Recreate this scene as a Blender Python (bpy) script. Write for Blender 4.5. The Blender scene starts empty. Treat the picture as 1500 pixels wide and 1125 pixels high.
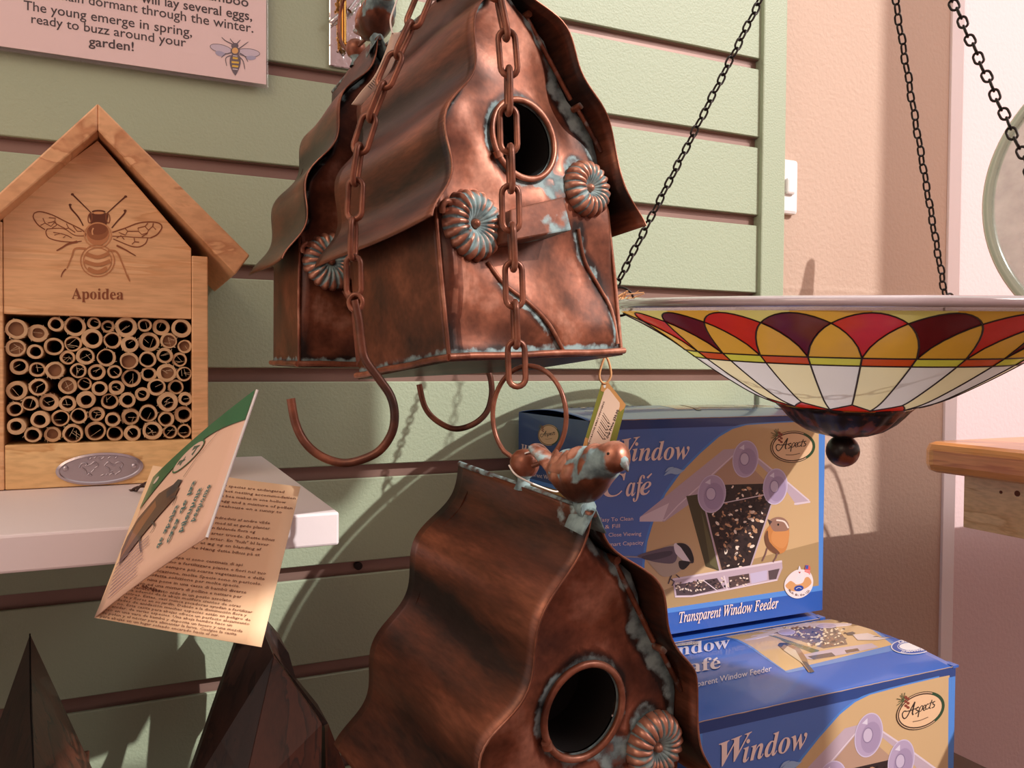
import bpy, bmesh, math, random
from mathutils import Vector, Matrix
from mathutils.noise import noise as pnoise
random.seed(7)
PI = math.pi
S = bpy.context.scene
COL = S.collection

# ------------------------------------------------------------------ camera
EYE = Vector((0, 0, 1.5))
YAW, PITCH, ROLL = math.radians(24.846), math.radians(-1.37), math.radians(.383)
_f = Vector((math.sin(YAW)*math.cos(PITCH), math.cos(YAW)*math.cos(PITCH), math.sin(PITCH)))
_r = Vector((math.cos(YAW), -math.sin(YAW), 0)); _u = _r.cross(_f)
R3 = _r*math.cos(ROLL)+_u*math.sin(ROLL); U3 = -_r*math.sin(ROLL)+_u*math.cos(ROLL)
cd = bpy.data.cameras.new('camera'); cam = bpy.data.objects.new('camera', cd); COL.objects.link(cam)
cd.sensor_width = 36; cd.lens = 36*1200/1500; cd.clip_start = .01
m = Matrix((R3, U3, -_f)).transposed().to_4x4(); m.translation = EYE; cam.matrix_world = m
S.camera = cam

# ------------------------------------------------------------------ light
S.view_settings.view_transform = 'Standard'; S.view_settings.look = 'None'
S.view_settings.exposure = 0.2; S.view_settings.gamma = 1; S.view_settings.use_curve_mapping = False
W = bpy.data.worlds.new('world'); S.world = W; W.use_nodes = True
W.node_tree.nodes['Background'].inputs[0].default_value = (1.0, .88, .81, 1)
W.node_tree.nodes['Background'].inputs[1].default_value = .74
SUN = Vector((-.60, .90, -.80)).normalized()
ld = bpy.data.lights.new('sun', 'SUN'); ld.energy = 3.2; ld.angle = math.radians(.5); ld.color = (1, .95, .90)
lo = bpy.data.objects.new('sun', ld); COL.objects.link(lo); lo.rotation_euler = SUN.to_track_quat('-Z', 'Y').to_euler()
lo.location = (2, -2, 4)
la = bpy.data.lights.new('window_light', 'AREA'); la.shape = 'RECTANGLE'; la.size = 1.3; la.size_y = .8; la.energy = 17; la.color = (1, .93, .9)
ao = bpy.data.objects.new('window_light', la); COL.objects.link(ao); ao.location = (1.75, -.86, 2.75)
ao.rotation_euler = (Vector((.3, .6, 1.45))-ao.location).to_track_quat('-Z', 'Y').to_euler()
lw = bpy.data.lights.new('shop_light', 'AREA'); lw.shape = 'DISK'; lw.size = 1.0; lw.energy = 7; lw.color = (1, .76, .52)
wo = bpy.data.objects.new('shop_light', lw); COL.objects.link(wo); wo.location = (-1.0, -.35, 2.5)
wo.rotation_euler = (Vector((-.4, .7, 1.5))-wo.location).to_track_quat('-Z', 'Y').to_euler()

# ------------------------------------------------------------------ helpers
def ray(x, y): return _f*1.0 + R3*((x-750)/1200) + U3*((562.5-y)/1200)
def at(x, y, v, ax=1):
    """point of the picture ray on the world plane axis=ax, value v (Z given relative to the eye)"""
    d = ray(x, y); o = EYE[ax]
    val = v + (1.5 if ax == 2 else 0)
    return EYE + d*((val-o)/d[ax])
def atz(x, y, z): return EYE + ray(x, y)*z
def L(r, g, b): 
    f = lambda c: ((c/255)/12.92 if c/255 <= .04045 else ((c/255+.055)/1.055)**2.4)
    return (f(r), f(g), f(b), 1)

class MB:
    def __init__(s): s.v=[]; s.f=[]; s.c=[]; s.mi=[]; s.col=(1,1,1,1); s.m=0; s.sm=[]
    def add(s, vs, fs, col=None, smooth=False):
        n=len(s.v); s.v+= [Vector(v) for v in vs]
        for f in fs:
            s.f.append([n+i for i in f]); s.c.append(col or s.col); s.mi.append(s.m); s.sm.append(smooth)
    def box(s, lo_, hi_, col=None):
        x0,y0,z0=lo_; x1,y1,z1=hi_
        s.add([(x0,y0,z0),(x1,y0,z0),(x1,y1,z0),(x0,y1,z0),(x0,y0,z1),(x1,y0,z1),(x1,y1,z1),(x0,y1,z1)],
              [(0,3,2,1),(4,5,6,7),(0,1,5,4),(1,2,6,5),(2,3,7,6),(3,0,4,7)],col)
    def prism(s, poly, off, col=None):
        n=len(poly); P=[Vector(p) for p in poly]; o=Vector(off)
        s.add(P+[p+o for p in P],[list(range(n))[::-1],list(range(n,2*n))]+[(i,(i+1)%n,n+(i+1)%n,n+i) for i in range(n)],col)
    def tube(s, pts, r, seg=8, closed=False, col=None, caps=True):
        P=[Vector(p) for p in pts]; n=len(P); R=r if isinstance(r,(list,tuple)) else [r]*n
        vs=[]; up=None
        for i in range(n):
            a=P[(i-1)%n] if (closed or i>0) else P[i]; b=P[(i+1)%n] if (closed or i<n-1) else P[i]
            t=(b-a).normalized()
            if up is None:
                up=t.cross(Vector((0,0,1))); 
                if up.length<.1: up=t.cross(Vector((1,0,0)))
                up.normalize()
            up=(up-t*up.dot(t)).normalized(); w=t.cross(up)
            for k in range(seg):
                q=2*PI*k/seg; vs.append(P[i]+(up*math.cos(q)+w*math.sin(q))*R[i])
        fs=[]
        for i in range(n if closed else n-1):
            j=(i+1)%n
            for k in range(seg): fs.append((i*seg+k,i*seg+(k+1)%seg,j*seg+(k+1)%seg,j*seg+k))
        s.add(vs,fs,col,True)
        if caps and not closed: 
            s.add([vs[k] for k in range(seg)],[list(range(seg))[::-1]],col); s.add([vs[(n-1)*seg+k] for k in range(seg)],[list(range(seg))],col)
    def grid(s, fn, nu, nv, col=None, closeu=False, colfn=None, smooth=True):
        vs=[fn(i/nu,j/nv) for j in range(nv+1) for i in range(nu+(0 if closeu else 1))]
        w=nu if closeu else nu+1
        n=len(s.v); s.v+=[Vector(v) for v in vs]
        for j in range(nv):
            for i in range(nu):
                s.f.append([n+j*w+i,n+j*w+(i+1)%w,n+(j+1)*w+(i+1)%w,n+(j+1)*w+i])
                s.c.append(colfn((i+.5)/nu,(j+.5)/nv) if colfn else (col or s.col)); s.mi.append(s.m); s.sm.append(smooth)
    def lathe(s, prof, seg=32, col=None, wob=None):
        n=len(prof)
        def fn(u,v):
            i=min(int(round(v*(n-1))),n-1); r,z=prof[i]; a=2*PI*u
            k=wob(a,i) if wob else 0
            return (r*math.cos(a)*(1+k),r*math.sin(a)*(1+k),z)
        s.grid(fn,seg,n-1,col,closeu=True)

def world_loc(o):
    v=Vector((0,0,0))
    while o: v+=o.location; o=o.parent
    return v
def obj(name, mb, mats, parent=None, world=False, bevel=0, solid=0, vcol=None, loc=None):
    me=bpy.data.meshes.new(name)
    off=world_loc(parent) if (world and parent) else Vector((0,0,0))
    if loc is not None: off=off+Vector(loc)
    me.from_pydata([v-off for v in mb.v],[],mb.f)
    if not isinstance(mats,(list,tuple)): mats=[mats]
    for m_ in mats: me.materials.append(m_)
    me.polygons.foreach_set('material_index',[min(i,len(mats)-1) for i in mb.mi])
    me.polygons.foreach_set('use_smooth',mb.sm)
    if vcol is not None:   # per vertex colours
        at_=me.color_attributes.new('Col','FLOAT_COLOR','POINT')
        at_.data.foreach_set('color',[x for v in mb.v for x in vcol(v)])
    elif any(c!=(1,1,1,1) for c in mb.c):
        at_=me.color_attributes.new('Col','FLOAT_COLOR','CORNER'); buf=[]
        for c,f in zip(mb.c,mb.f): buf+=list(c)*len(f)
        at_.data.foreach_set('color',buf)
    me.update()
    o=bpy.data.objects.new(name,me); COL.objects.link(o)
    if parent: o.parent=parent
    if loc is not None: o.location=loc
    if bevel:
        b=o.modifiers.new('bevel','BEVEL'); b.width=bevel; b.segments=2; b.limit_method='ANGLE'; b.angle_limit=.6
    if solid:
        b=o.modifiers.new('solid','SOLIDIFY'); b.thickness=solid; b.offset=0
    return o
def tag(o,label=None,cat=None,group=None,kind=None):
    if label: o['label']=label
    if cat: o['category']=cat
    if group: o['group']=group
    if kind: o['kind']=kind
    return o
def thing(name,label,cat,loc=(0,0,0),group=None):
    o=bpy.data.objects.new(name,None); COL.objects.link(o); o.location=loc; o.empty_display_size=.02
    return tag(o,label,cat,group)
def copy_tree(o,parent=None):
    c=o.copy(); COL.objects.link(c)
    if parent: c.parent=parent
    for ch in list(o.children): copy_tree(ch,c)
    return c
def catmull(P,n=6,closed=False):
    P=[Vector(p) for p in P]; out=[]; N=len(P)
    for i in range(N if closed else N-1):
        g=lambda k:P[k%N] if closed else P[max(0,min(N-1,k))]
        a,b,c,d=g(i-1),g(i),g(i+1),g(i+2)
        for k in range(n):
            t=k/n; out.append(.5*((2*b)+(c-a)*t+(2*a-5*b+4*c-d)*t*t+(3*b-a-3*c+d)*t**3))
    if not closed: out.append(P[-1])
    return out

# ------------------------------------------------------------------ materials
def mat(name, base=(.5,.5,.5,1), rough=.5, metal=0, bump=0, bscale=200, var=0, vscale=8, stretch=(1,1,1), col2=None, coat=0, trans=0, ior=1.45, alpha=1, attr=False, spec=.5, detail=4, sub=0, coords='Object'):
    m=bpy.data.materials.new(name); m.use_nodes=True; nt=m.node_tree; N=nt.nodes; B=N['Principled BSDF']
    B.inputs['Base Color'].default_value=base; B.inputs['Roughness'].default_value=rough; B.inputs['Metallic'].default_value=metal
    B.inputs['Coat Weight'].default_value=coat; B.inputs['Coat Roughness'].default_value=.08; B.inputs['Transmission Weight'].default_value=trans
    B.inputs['IOR'].default_value=ior; B.inputs['Alpha'].default_value=alpha; B.inputs['Specular IOR Level'].default_value=spec
    tc=N.new('ShaderNodeTexCoord'); mp=N.new('ShaderNodeMapping'); mp.inputs['Scale'].default_value=stretch
    nt.links.new(tc.outputs[coords],mp.inputs[0])
    if attr:
        a=N.new('ShaderNodeVertexColor'); a.layer_name='Col'; nt.links.new(a.outputs['Color'],B.inputs['Base Color'])
    if var or col2:
        n=N.new('ShaderNodeTexNoise'); n.inputs['Scale'].default_value=vscale; n.inputs['Detail'].default_value=detail; nt.links.new(mp.outputs[0],n.inputs['Vector'])
        r=N.new('ShaderNodeValToRGB'); r.color_ramp.elements[0].position=.3; r.color_ramp.elements[1].position=.7
        c2=col2 or tuple(min(1,c*(1-var)) for c in base[:3])+(1,)
        r.color_ramp.elements[0].color=c2; r.color_ramp.elements[1].color=base
        nt.links.new(n.outputs['Fac'],r.inputs[0]); nt.links.new(r.outputs[0],B.inputs['Base Color'])
    if bump:
        n2=N.new('ShaderNodeTexNoise'); n2.inputs['Scale'].default_value=bscale; n2.inputs['Detail'].default_value=3; nt.links.new(tc.outputs[coords],n2.inputs['Vector'])
        b=N.new('ShaderNodeBump'); b.inputs['Strength'].default_value=bump; b.inputs['Distance'].default_value=.002
        nt.links.new(n2.outputs['Fac'],b.inputs['Height']); nt.links.new(b.outputs[0],B.inputs['Normal'])
    return m

def mat_wood(name,c1,c2,ringscale=14,dirn=(1,1,1),rough=.5,coat=.15,dist=3):
    m=bpy.data.materials.new(name); m.use_nodes=True; nt=m.node_tree; N=nt.nodes; B=N['Principled BSDF']
    tc=N.new('ShaderNodeTexCoord'); mp=N.new('ShaderNodeMapping'); mp.inputs['Scale'].default_value=dirn
    nt.links.new(tc.outputs['Object'],mp.inputs[0])
    n=N.new('ShaderNodeTexNoise'); n.inputs['Scale'].default_value=ringscale; n.inputs['Detail'].default_value=5; n.inputs['Distortion'].default_value=dist*.2
    nt.links.new(mp.outputs[0],n.inputs['Vector'])
    w=N.new('ShaderNodeMath'); w.operation='MULTIPLY'; w.inputs[1].default_value=5; nt.links.new(n.outputs['Fac'],w.inputs[0])
    fr=N.new('ShaderNodeMath'); fr.operation='FRACT'; nt.links.new(w.outputs[0],fr.inputs[0])
    n3=N.new('ShaderNodeTexNoise'); n3.inputs['Scale'].default_value=ringscale*12; nt.links.new(mp.outputs[0],n3.inputs['Vector'])
    r=N.new('ShaderNodeValToRGB'); e=r.color_ramp.elements; e[0].position=0; e[0].color=c1; e[1].position=1; e[1].color=c1
    x=r.color_ramp.elements.new(.8); x.color=tuple(.55*a+.45*b for a,b in zip(c1,c2)); x=r.color_ramp.elements.new(.93); x.color=c2
    nt.links.new(fr.outputs[0],r.inputs[0])
    mx=N.new('ShaderNodeMix'); mx.data_type='RGBA'; mx.blend_type='MULTIPLY'; mx.inputs[0].default_value=.35
    nt.links.new(r.outputs[0],mx.inputs['A']); 
    r2=N.new('ShaderNodeValToRGB'); r2.color_ramp.elements[0].position=.35; r2.color_ramp.elements[0].color=(.6,.55,.5,1); r2.color_ramp.elements[1].position=.6; r2.color_ramp.elements[1].color=(1,1,1,1)
    nt.links.new(n3.outputs['Fac'],r2.inputs[0]); nt.links.new(r2.outputs[0],mx.inputs['B'])
    nt.links.new(mx.outputs['Result'],B.inputs['Base Color'])
    B.inputs['Roughness'].default_value=rough; B.inputs['Coat Weight'].default_value=coat
    b=N.new('ShaderNodeBump'); b.inputs['Strength'].default_value=.15; b.inputs['Distance'].default_value=.0006
    nt.links.new(n3.outputs['Fac'],b.inputs['Height']); nt.links.new(b.outputs[0],B.inputs['Normal'])
    return m

def mat_copper(name, stretch=(1,1,1), dark=0.0, use_attr=True):
    m=bpy.data.materials.new(name); m.use_nodes=True; nt=m.node_tree; N=nt.nodes; B=N['Principled BSDF']; LK=nt.links.new
    tc=N.new('ShaderNodeTexCoord'); mp=N.new('ShaderNodeMapping'); mp.inputs['Scale'].default_value=stretch; LK(tc.outputs['Object'],mp.inputs[0])
    n=N.new('ShaderNodeTexNoise'); n.inputs['Scale'].default_value=22; n.inputs['Detail'].default_value=5; n.inputs['Roughness'].default_value=.6; LK(mp.outputs[0],n.inputs['Vector'])
    r=N.new('ShaderNodeValToRGB'); e=r.color_ramp.elements
    e[0].position=.28; e[0].color=(.026,.016,.014,1); e[1].position=.84; e[1].color=(.56,.26,.175,1)
    x=e.new(.68); x.color=(.28,.095,.052,1)
    x=e.new(.52); x.color=(.135,.044,.024,1)
    # brightness from attribute G
    a=N.new('ShaderNodeVertexColor'); a.layer_name='Col'; sp=N.new('ShaderNodeSeparateColor'); LK(a.outputs['Color'],sp.inputs[0])
    ad=N.new('ShaderNodeMath'); ad.operation='ADD'; LK(n.outputs['Fac'],ad.inputs[0])
    mu=N.new('ShaderNodeMath'); mu.operation='MULTIPLY_ADD'; mu.inputs[1].default_value=.5; mu.inputs[2].default_value=-.25-dark
    LK(sp.outputs['Green'],mu.inputs[0]); LK(mu.outputs[0],ad.inputs[1]); LK(ad.outputs[0],r.inputs[0])
    # fine brushed streaks
    nf=N.new('ShaderNodeTexNoise'); nf.inputs['Scale'].default_value=260; nf.inputs['Detail'].default_value=3; LK(mp.outputs[0],nf.inputs['Vector'])
    mx0=N.new('ShaderNodeMix'); mx0.data_type='RGBA'; mx0.blend_type='OVERLAY'; mx0.inputs[0].default_value=.45; LK(r.outputs[0],mx0.inputs['A']); LK(nf.outputs['Fac'],mx0.inputs['B'])
    # patina
    np_=N.new('ShaderNodeTexNoise'); np_.inputs['Scale'].default_value=130; np_.inputs['Detail'].default_value=5; LK(tc.outputs['Object'],np_.inputs['Vector'])
    s1=N.new('ShaderNodeMath'); s1.operation='ADD'; LK(sp.outputs['Red'],s1.inputs[0])
    s2=N.new('ShaderNodeMath'); s2.operation='MULTIPLY_ADD'; s2.inputs[1].default_value=.9; s2.inputs[2].default_value=-.45; LK(np_.outputs['Fac'],s2.inputs[0]); LK(s2.outputs[0],s1.inputs[1])
    rp=N.new('ShaderNodeValToRGB'); rp.color_ramp.elements[0].position=.42; rp.color_ramp.elements[1].position=.58; LK(s1.outputs[0],rp.inputs[0])
    mx=N.new('ShaderNodeMix'); mx.data_type='RGBA'; LK(rp.outputs[0],mx.inputs[0]); LK(mx0.outputs['Result'],mx.inputs['A'])
    rt=N.new('ShaderNodeValToRGB'); te=rt.color_ramp.elements; te[0].position=.38; te[0].color=(.085,.125,.135,1); te[1].position=.62; te[1].color=(.27,.37,.375,1); LK(np_.outputs['Fac'],rt.inputs[0]); LK(rt.outputs[0],mx.inputs['B'])
    LK(mx.outputs['Result'],B.inputs['Base Color'])
    mr=N.new('ShaderNodeMapRange'); LK(rp.outputs[0],mr.inputs[0]); mr.inputs[3].default_value=.45; mr.inputs[4].default_value=0; LK(mr.outputs[0],B.inputs['Metallic'])
    mr=N.new('ShaderNodeMapRange'); LK(rp.outputs[0],mr.inputs[0]); mr.inputs[3].default_value=.36; mr.inputs[4].default_value=.75; LK(mr.outputs[0],B.inputs['Roughness'])
    b=N.new('ShaderNodeBump'); b.inputs['Strength'].default_value=.12; b.inputs['Distance'].default_value=.0006; LK(nf.outputs['Fac'],b.inputs['Height']); LK(b.outputs[0],B.inputs['Normal'])
    return m

M={}
M['slat']=mat('slat_green',L(164,176,150),.5,bump=.25,bscale=420,var=.06,vscale=3)
M['slat_edge']=mat('slat_edge',L(196,200,178),.5)
M['insert']=mat('groove_insert',L(150,120,110),.35,metal=.3,var=.25,vscale=5)
M['tan']=mat('tan_plaster',L(196,168,150),.7,bump=.5,bscale=160,var=.05,vscale=4)
M['pink']=mat('pink_plaster',L(222,196,198),.7,bump=.3,bscale=150)
M['white']=mat('white_paint',L(240,228,230),.45,bump=.08,bscale=90)
M['plastic']=mat('white_plastic',L(240,236,236),.3)
M['floor']=mat('floor_boards',L(120,95,75),.5,var=.3,vscale=4)
M['acrylic']=mat('clear_acrylic',(1,1,1,1),.03)
M['paper_pink']=mat('sign_paper',L(250,226,224),.6,coat=.6)
M['print']=mat('printed_ink',attr=True,rough=.38,coat=.35)
M['printm']=mat('printed_matte',attr=True,rough=.7)
M['ink']=mat('black_ink',L(40,32,36),.5)
M['pine']=mat_wood('pine',L(244,196,146),L(228,172,120),6,(.7,.7,6),.45)
M['pine2']=mat_wood('pine_roof',L(234,180,132),L(200,138,94),9,(1.0,.5,2.2),.45,dist=2)
M['pinel']=mat_wood('pine_light',L(248,210,150),L(222,172,112),7,(1,1,4),.45)
M['oak']=mat_wood('counter_wood',L(238,164,92),L(214,134,70),4,(4,.5,6),.35,coat=.4)
M['burn']=mat('burnt_engraving',L(110,58,30),.8)
M['burnl']=mat('light_engraving',L(176,112,66),.8)
M['bamboo']=mat('bamboo_cut',L(224,188,146),.7,var=.25,vscale=90)
M['bamboo_in']=mat('bamboo_inside',L(158,116,84),.8)
M['fibre']=mat('bamboo_fibre',L(232,206,170),.7)
M['black']=mat('black_void',L(14,9,8),.9)
M['zinc']=mat('stamped_zinc',L(190,182,190),.28,metal=.85,bump=.1,bscale=120)
M['chrome']=mat('polished_steel',L(215,212,214),.12,metal=1,bump=1,bscale=60)
M['brass']=mat('brass',L(150,104,52),.2,metal=1)
M['darkwood']=mat_wood('dark_wood',L(58,34,25),L(30,17,13),12,(3,3,.5),.45,coat=.1)
M['darkwood2']=mat_wood('dark_wood_red',L(92,48,32),L(48,26,18),12,(3,3,.5),.45,coat=.1)
M['copper']=mat_copper('aged_copper',(1,1,1))
M['copper_roof']=mat_copper('aged_copper_roof',(2.2,.45,2.2),dark=.02)
M['copper_rod']=mat_copper('copper_rod',(1,1,1),dark=-.02)
M['void']=M['black']
M['iron']=mat('black_iron',L(42,34,32),.4,metal=.6)
M['bronze']=mat('dark_bronze',L(34,22,20),.38,metal=.1,col2=L(128,66,42),vscale=70,coat=.1)
bz=M['bronze'].node_tree.nodes
for n_ in bz:
    if n_.type=='VALTORGB': n_.color_ramp.elements[0].position=.42; n_.color_ramp.elements[1].position=.50
M['glass_clear']=mat('clear_rim_glass',(.96,.95,.95,1),.12,trans=.85,ior=1.3,bump=.1,bscale=60)
def thin_glass(name,c,mixf,bump=.0,bscale=40,rough=.1,var=0):
    m=mat(name,c,rough,coat=.5,bump=bump,bscale=bscale,var=var,vscale=45); nt=m.node_tree; B=nt.nodes['Principled BSDF']; out=nt.nodes['Material Output']
    tr=nt.nodes.new('ShaderNodeBsdfTransparent'); tr.inputs[0].default_value=(.95,.95,.95,1); mx=nt.nodes.new('ShaderNodeMixShader'); mx.inputs[0].default_value=mixf
    nt.links.new(tr.outputs[0],mx.inputs[1]); nt.links.new(B.outputs[0],mx.inputs[2]); nt.links.new(mx.outputs[0],out.inputs[0]); return m
M['glass_clear']=thin_glass('clear_bowl_glass',L(226,214,214),.30,.1,60)
M['hammered']=thin_glass('hammered_glass',L(232,230,222),.55,1.0,34,.2,.3)
M['rimglass']=mat('green_glass_rim',L(196,208,190),.2,trans=.15,ior=1.45)
def _acr():
    m=M['acrylic']; nt=m.node_tree; out=nt.nodes['Material Output']; tr=nt.nodes.new('ShaderNodeBsdfTransparent'); tr.inputs[0].default_value=(.98,.97,.97,1)
    gl=nt.nodes.new('ShaderNodeBsdfGlossy'); gl.inputs['Roughness'].default_value=.03; lw_=nt.nodes.new('ShaderNodeValue'); lw_.outputs[0].default_value=.07
    mx=nt.nodes.new('ShaderNodeMixShader'); nt.links.new(lw_.outputs[0],mx.inputs[0]); nt.links.new(tr.outputs[0],mx.inputs[1]); nt.links.new(gl.outputs[0],mx.inputs[2]); nt.links.new(mx.outputs[0],out.inputs[0])
_acr()
M['lead']=mat('lead_line',L(58,40,38),.45)
M['string']=mat('white_string',L(235,225,215),.7)
M['twine']=mat('jute_twine',L(214,160,110),.8)
M['darktwine']=mat('dark_twine',L(70,48,42),.8)
M['card']=mat('kraft_edge',L(150,120,95),.8)
def pane_mat(name,c,rough=.14,var=.18):
    m=mat(name,c,rough,coat=.12,var=var,vscale=40,spec=.3)
    nt=m.node_tree; B=nt.nodes['Principled BSDF']; out=nt.nodes['Material Output']
    tr=nt.nodes.new('ShaderNodeBsdfTranslucent'); tr.inputs[0].default_value=c
    mx=nt.nodes.new('ShaderNodeMixShader'); mx.inputs[0].default_value=.62 if c[2]>.5 else .5
    nt.links.new(B.outputs[0],mx.inputs[1]); nt.links.new(tr.outputs[0],mx.inputs[2]); nt.links.new(mx.outputs[0],out.inputs[0])
    return m
M['p_dark']=pane_mat('pane_dark_red',L(110,26,30),var=.4); M['p_red']=pane_mat('pane_red',L(214,50,36),var=.35)
M['p_amber']=pane_mat('pane_amber',L(236,182,70)); M['p_pale']=pane_mat('pane_pale_yellow',L(236,222,130))
M['p_orange']=pane_mat('pane_orange',L(222,92,42),var=.35); M['p_lime']=pane_mat('pane_lime',L(228,224,90))
M['p_cream']=pane_mat('pane_cream',L(252,242,200),.2,.05); M['p_white']=pane_mat('pane_white',L(242,238,238),.2,.03)

# ------------------------------------------------------------------ flat print on surfaces
class Art:
    """collects flat coloured shapes; fn maps (x,y,layer height) to a 3D point"""
    def __init__(s, fn, step=5e-6): s.fn=fn; s.mb=MB(); s.h=1e-4; s.step=step
    def up(s): s.h+=s.step
    def pin(s,i): s.h=s._b+(i%13)*6e-6 if hasattr(s,'_b') else s.h
    curved=False
    def poly(s,pts,c,smooth=0,closed=True):
        if s.curved:
            if smooth: pts=[(p.x,p.y) for p in catmull([(a,b,0) for a,b in pts],smooth,True)]
            return s.fan(pts,c,1 if len(pts)>12 else 5,5)
        if smooth: pts=[(p.x,p.y) for p in catmull([(a,b,0) for a,b in pts],smooth,True)]
        s.mb.add([s.fn(x,y,s.h) for x,y in pts],[list(range(len(pts)))],c); s.up()
    def fan(s,P,c,sub=4,R_=6,cen=None):
        Q=[]
        for i in range(len(P)):
            a=P[i]; b=P[(i+1)%len(P)]
            for k in range(sub): Q.append((a[0]+(b[0]-a[0])*k/sub,a[1]+(b[1]-a[1])*k/sub))
        cx,cy=cen or (sum(q[0] for q in Q)/len(Q),sum(q[1] for q in Q)/len(Q)); N=len(Q)
        vs=[s.fn(cx,cy,s.h)]+[s.fn(cx+(x-cx)*j/R_,cy+(y-cy)*j/R_,s.h) for j in range(1,R_+1) for x,y in Q]
        fs=[(0,1+i,1+(i+1)%N) for i in range(N)]+[(1+(j-1)*N+i,1+j*N+i,1+j*N+(i+1)%N,1+(j-1)*N+(i+1)%N) for j in range(1,R_) for i in range(N)]
        s.mb.add(vs,fs,c,True); s.up()
    def band(s,lo,hi,x0,x1,c,n=24,m=4):
        vs=[s.fn(x0+(x1-x0)*i/n,lo(x0+(x1-x0)*i/n)*(1-j/m)+hi(x0+(x1-x0)*i/n)*j/m,s.h) for j in range(m+1) for i in range(n+1)]
        s.mb.add(vs,[(j*(n+1)+i,j*(n+1)+i+1,(j+1)*(n+1)+i+1,(j+1)*(n+1)+i) for j in range(m) for i in range(n)],c,True); s.up()
    def ell(s,cx,cy,rx,ry,c,rot=0,n=28):
        cr,sr=math.cos(rot),math.sin(rot)
        s.poly([(cx+rx*math.cos(a)*cr-ry*math.sin(a)*sr,cy+rx*math.cos(a)*sr+ry*math.sin(a)*cr) for a in [2*PI*k/n for k in range(n)]],c)
    def line(s,pts,w,c,smooth=0,w2=None):
        if smooth: pts=[(p.x,p.y) for p in catmull([(a,b,0) for a,b in pts],smooth)]
        n=len(pts); Lp=[];Rp=[]
        for i,(x,y) in enumerate(pts):
            a=pts[max(0,i-1)]; b=pts[min(n-1,i+1)]; dx,dy=b[0]-a[0],b[1]-a[1]; l=math.hypot(dx,dy) or 1
            ww=(w+( (w2-w)*i/(n-1) if w2 is not None else 0))/2
            Lp.append((x-dy/l*ww,y+dx/l*ww)); Rp.append((x+dy/l*ww,y-dx/l*ww))
        vs=[s.fn(x,y,s.h) for x,y in Lp+Rp]
        s.mb.add(vs,[(i,i+1,n+i+1,n+i) for i in range(n-1)],c); s.up()
    def ring(s,cx,cy,rx,ry,w,c,rot=0,n=36,a0=0,a1=2*PI):
        cr,sr=math.cos(rot),math.sin(rot)
        s.line([(cx+rx*math.cos(a)*cr-ry*math.sin(a)*sr,cy+rx*math.cos(a)*sr+ry*math.sin(a)*cr) for a in [a0+(a1-a0)*k/n for k in range(n+1)]],w,c)
    def text(s,body,p0,p1,cap,c,shear=0,up=None,bold=0,res=3,font='X'):
        """baseline from p0 to p1 (fits the width), cap = height of a capital in art units; up = unit up vector"""
        vs,fs,(x0,x1),ch=text_mesh(body,bold,res)
        dx,dy=p1[0]-p0[0],p1[1]-p0[1]
        ux,uy=up if up else (0,-1)
        out=[]
        for x,y in vs:
            t=(x-x0)/(x1-x0); q=y/ch
            out.append(s.fn(p0[0]+dx*t+ux*cap*q+shear*cap*q, p0[1]+dy*t+uy*cap*q, s.h))
        s.mb.add(out,fs,c); s.up()
_tc={}
def text_mesh(body,bold=0,res=3):
    k=(body,bold,res)
    if k in _tc: return _tc[k]
    cu=bpy.data.curves.new('t','FONT'); cu.body=body; cu.size=1; cu.resolution_u=res; cu.offset=bold
    o=bpy.data.objects.new('t',cu); COL.objects.link(o)
    dg=bpy.context.evaluated_depsgraph_get(); dg.update()
    me=bpy.data.meshes.new_from_object(o.evaluated_get(dg))
    vs=[(v.co.x,v.co.y) for v in me.vertices]; fs=[list(p.vertices) for p in me.polygons]
    bpy.data.objects.remove(o); bpy.data.curves.remove(cu); bpy.data.meshes.remove(me)
    xs=[v[0] for v in vs] or [0,1]
    _tc[k]=(vs,fs,(min(xs),max(xs)),.70); return _tc[k]
def serif(t,italic=True,bold=True):
    out=''
    for ch in t:
        if 'A'<=ch<='Z' or 'a'<=ch<='z':
            base={(True,True):0x1D468,(False,True):0x1D400,(True,False):0x1D434}[(italic,bold)]
            cpt=base+(ord(ch)-65 if ch<='Z' else 26+ord(ch)-97)
            if cpt==0x1D455: cpt=0x210E
            out+=chr(cpt)
        else: out+=ch
    return out

# ================================================================== SETTING
WY=.832; ZG=1.5-.005     # slat face, reference groove height
XE=at(1111,300,WY).x; XT=at(1150,300,WY-.006).x
def struct(name,mb,mats,parent=None,**k):
    o=obj(name,mb,mats,parent,**k)
    if parent is None: o['kind']='structure'
    return o
mb=MB(); mb.box((-1.5,WY+.0125,.0),(XT-.002,WY+.03,2.7)); wb=struct('wall_back',mb,M['insert'])
for k in range(-4,11):
    zt=ZG-.1*(k-5)-.0138      # top of the slat below groove k
    zb=ZG-.1*(k-4)
    mb=MB()
    y0,y1=WY,WY+.0125
    prof=[(y0+.0008,zb),(y0,zb+.0008),(y0,zt-.0008),(y0+.0008,zt),(y0+.004,zt),(y0+.004,zt-.0025),(y1,zt-.0025),(y1,zb+.0025),(y0+.004,zb+.0025),(y0+.004,zb)]
    mb.prism([(-1.5,a,b) for a,b in prof],(XE+1.5,0,0)); obj('slat',mb,M['slat'],wb)
    mb=MB(); zg0,zg1=zt,ZG-.1*(k-5)   # groove liner
    mb.prism([(-1.5,WY+.0085,zg0-.002),(-1.5,WY+.0085,zg1-.0015),(-1.5,WY+.0035,zg1-.001),(-1.5,WY+.0035,zg1+.0005),(-1.5,WY+.0095,zg1+.0005),(-1.5,WY+.0095,zg0-.002)],(XE+1.5,0,0))
    obj('groove_liner',mb,M['insert'],wb)
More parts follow.
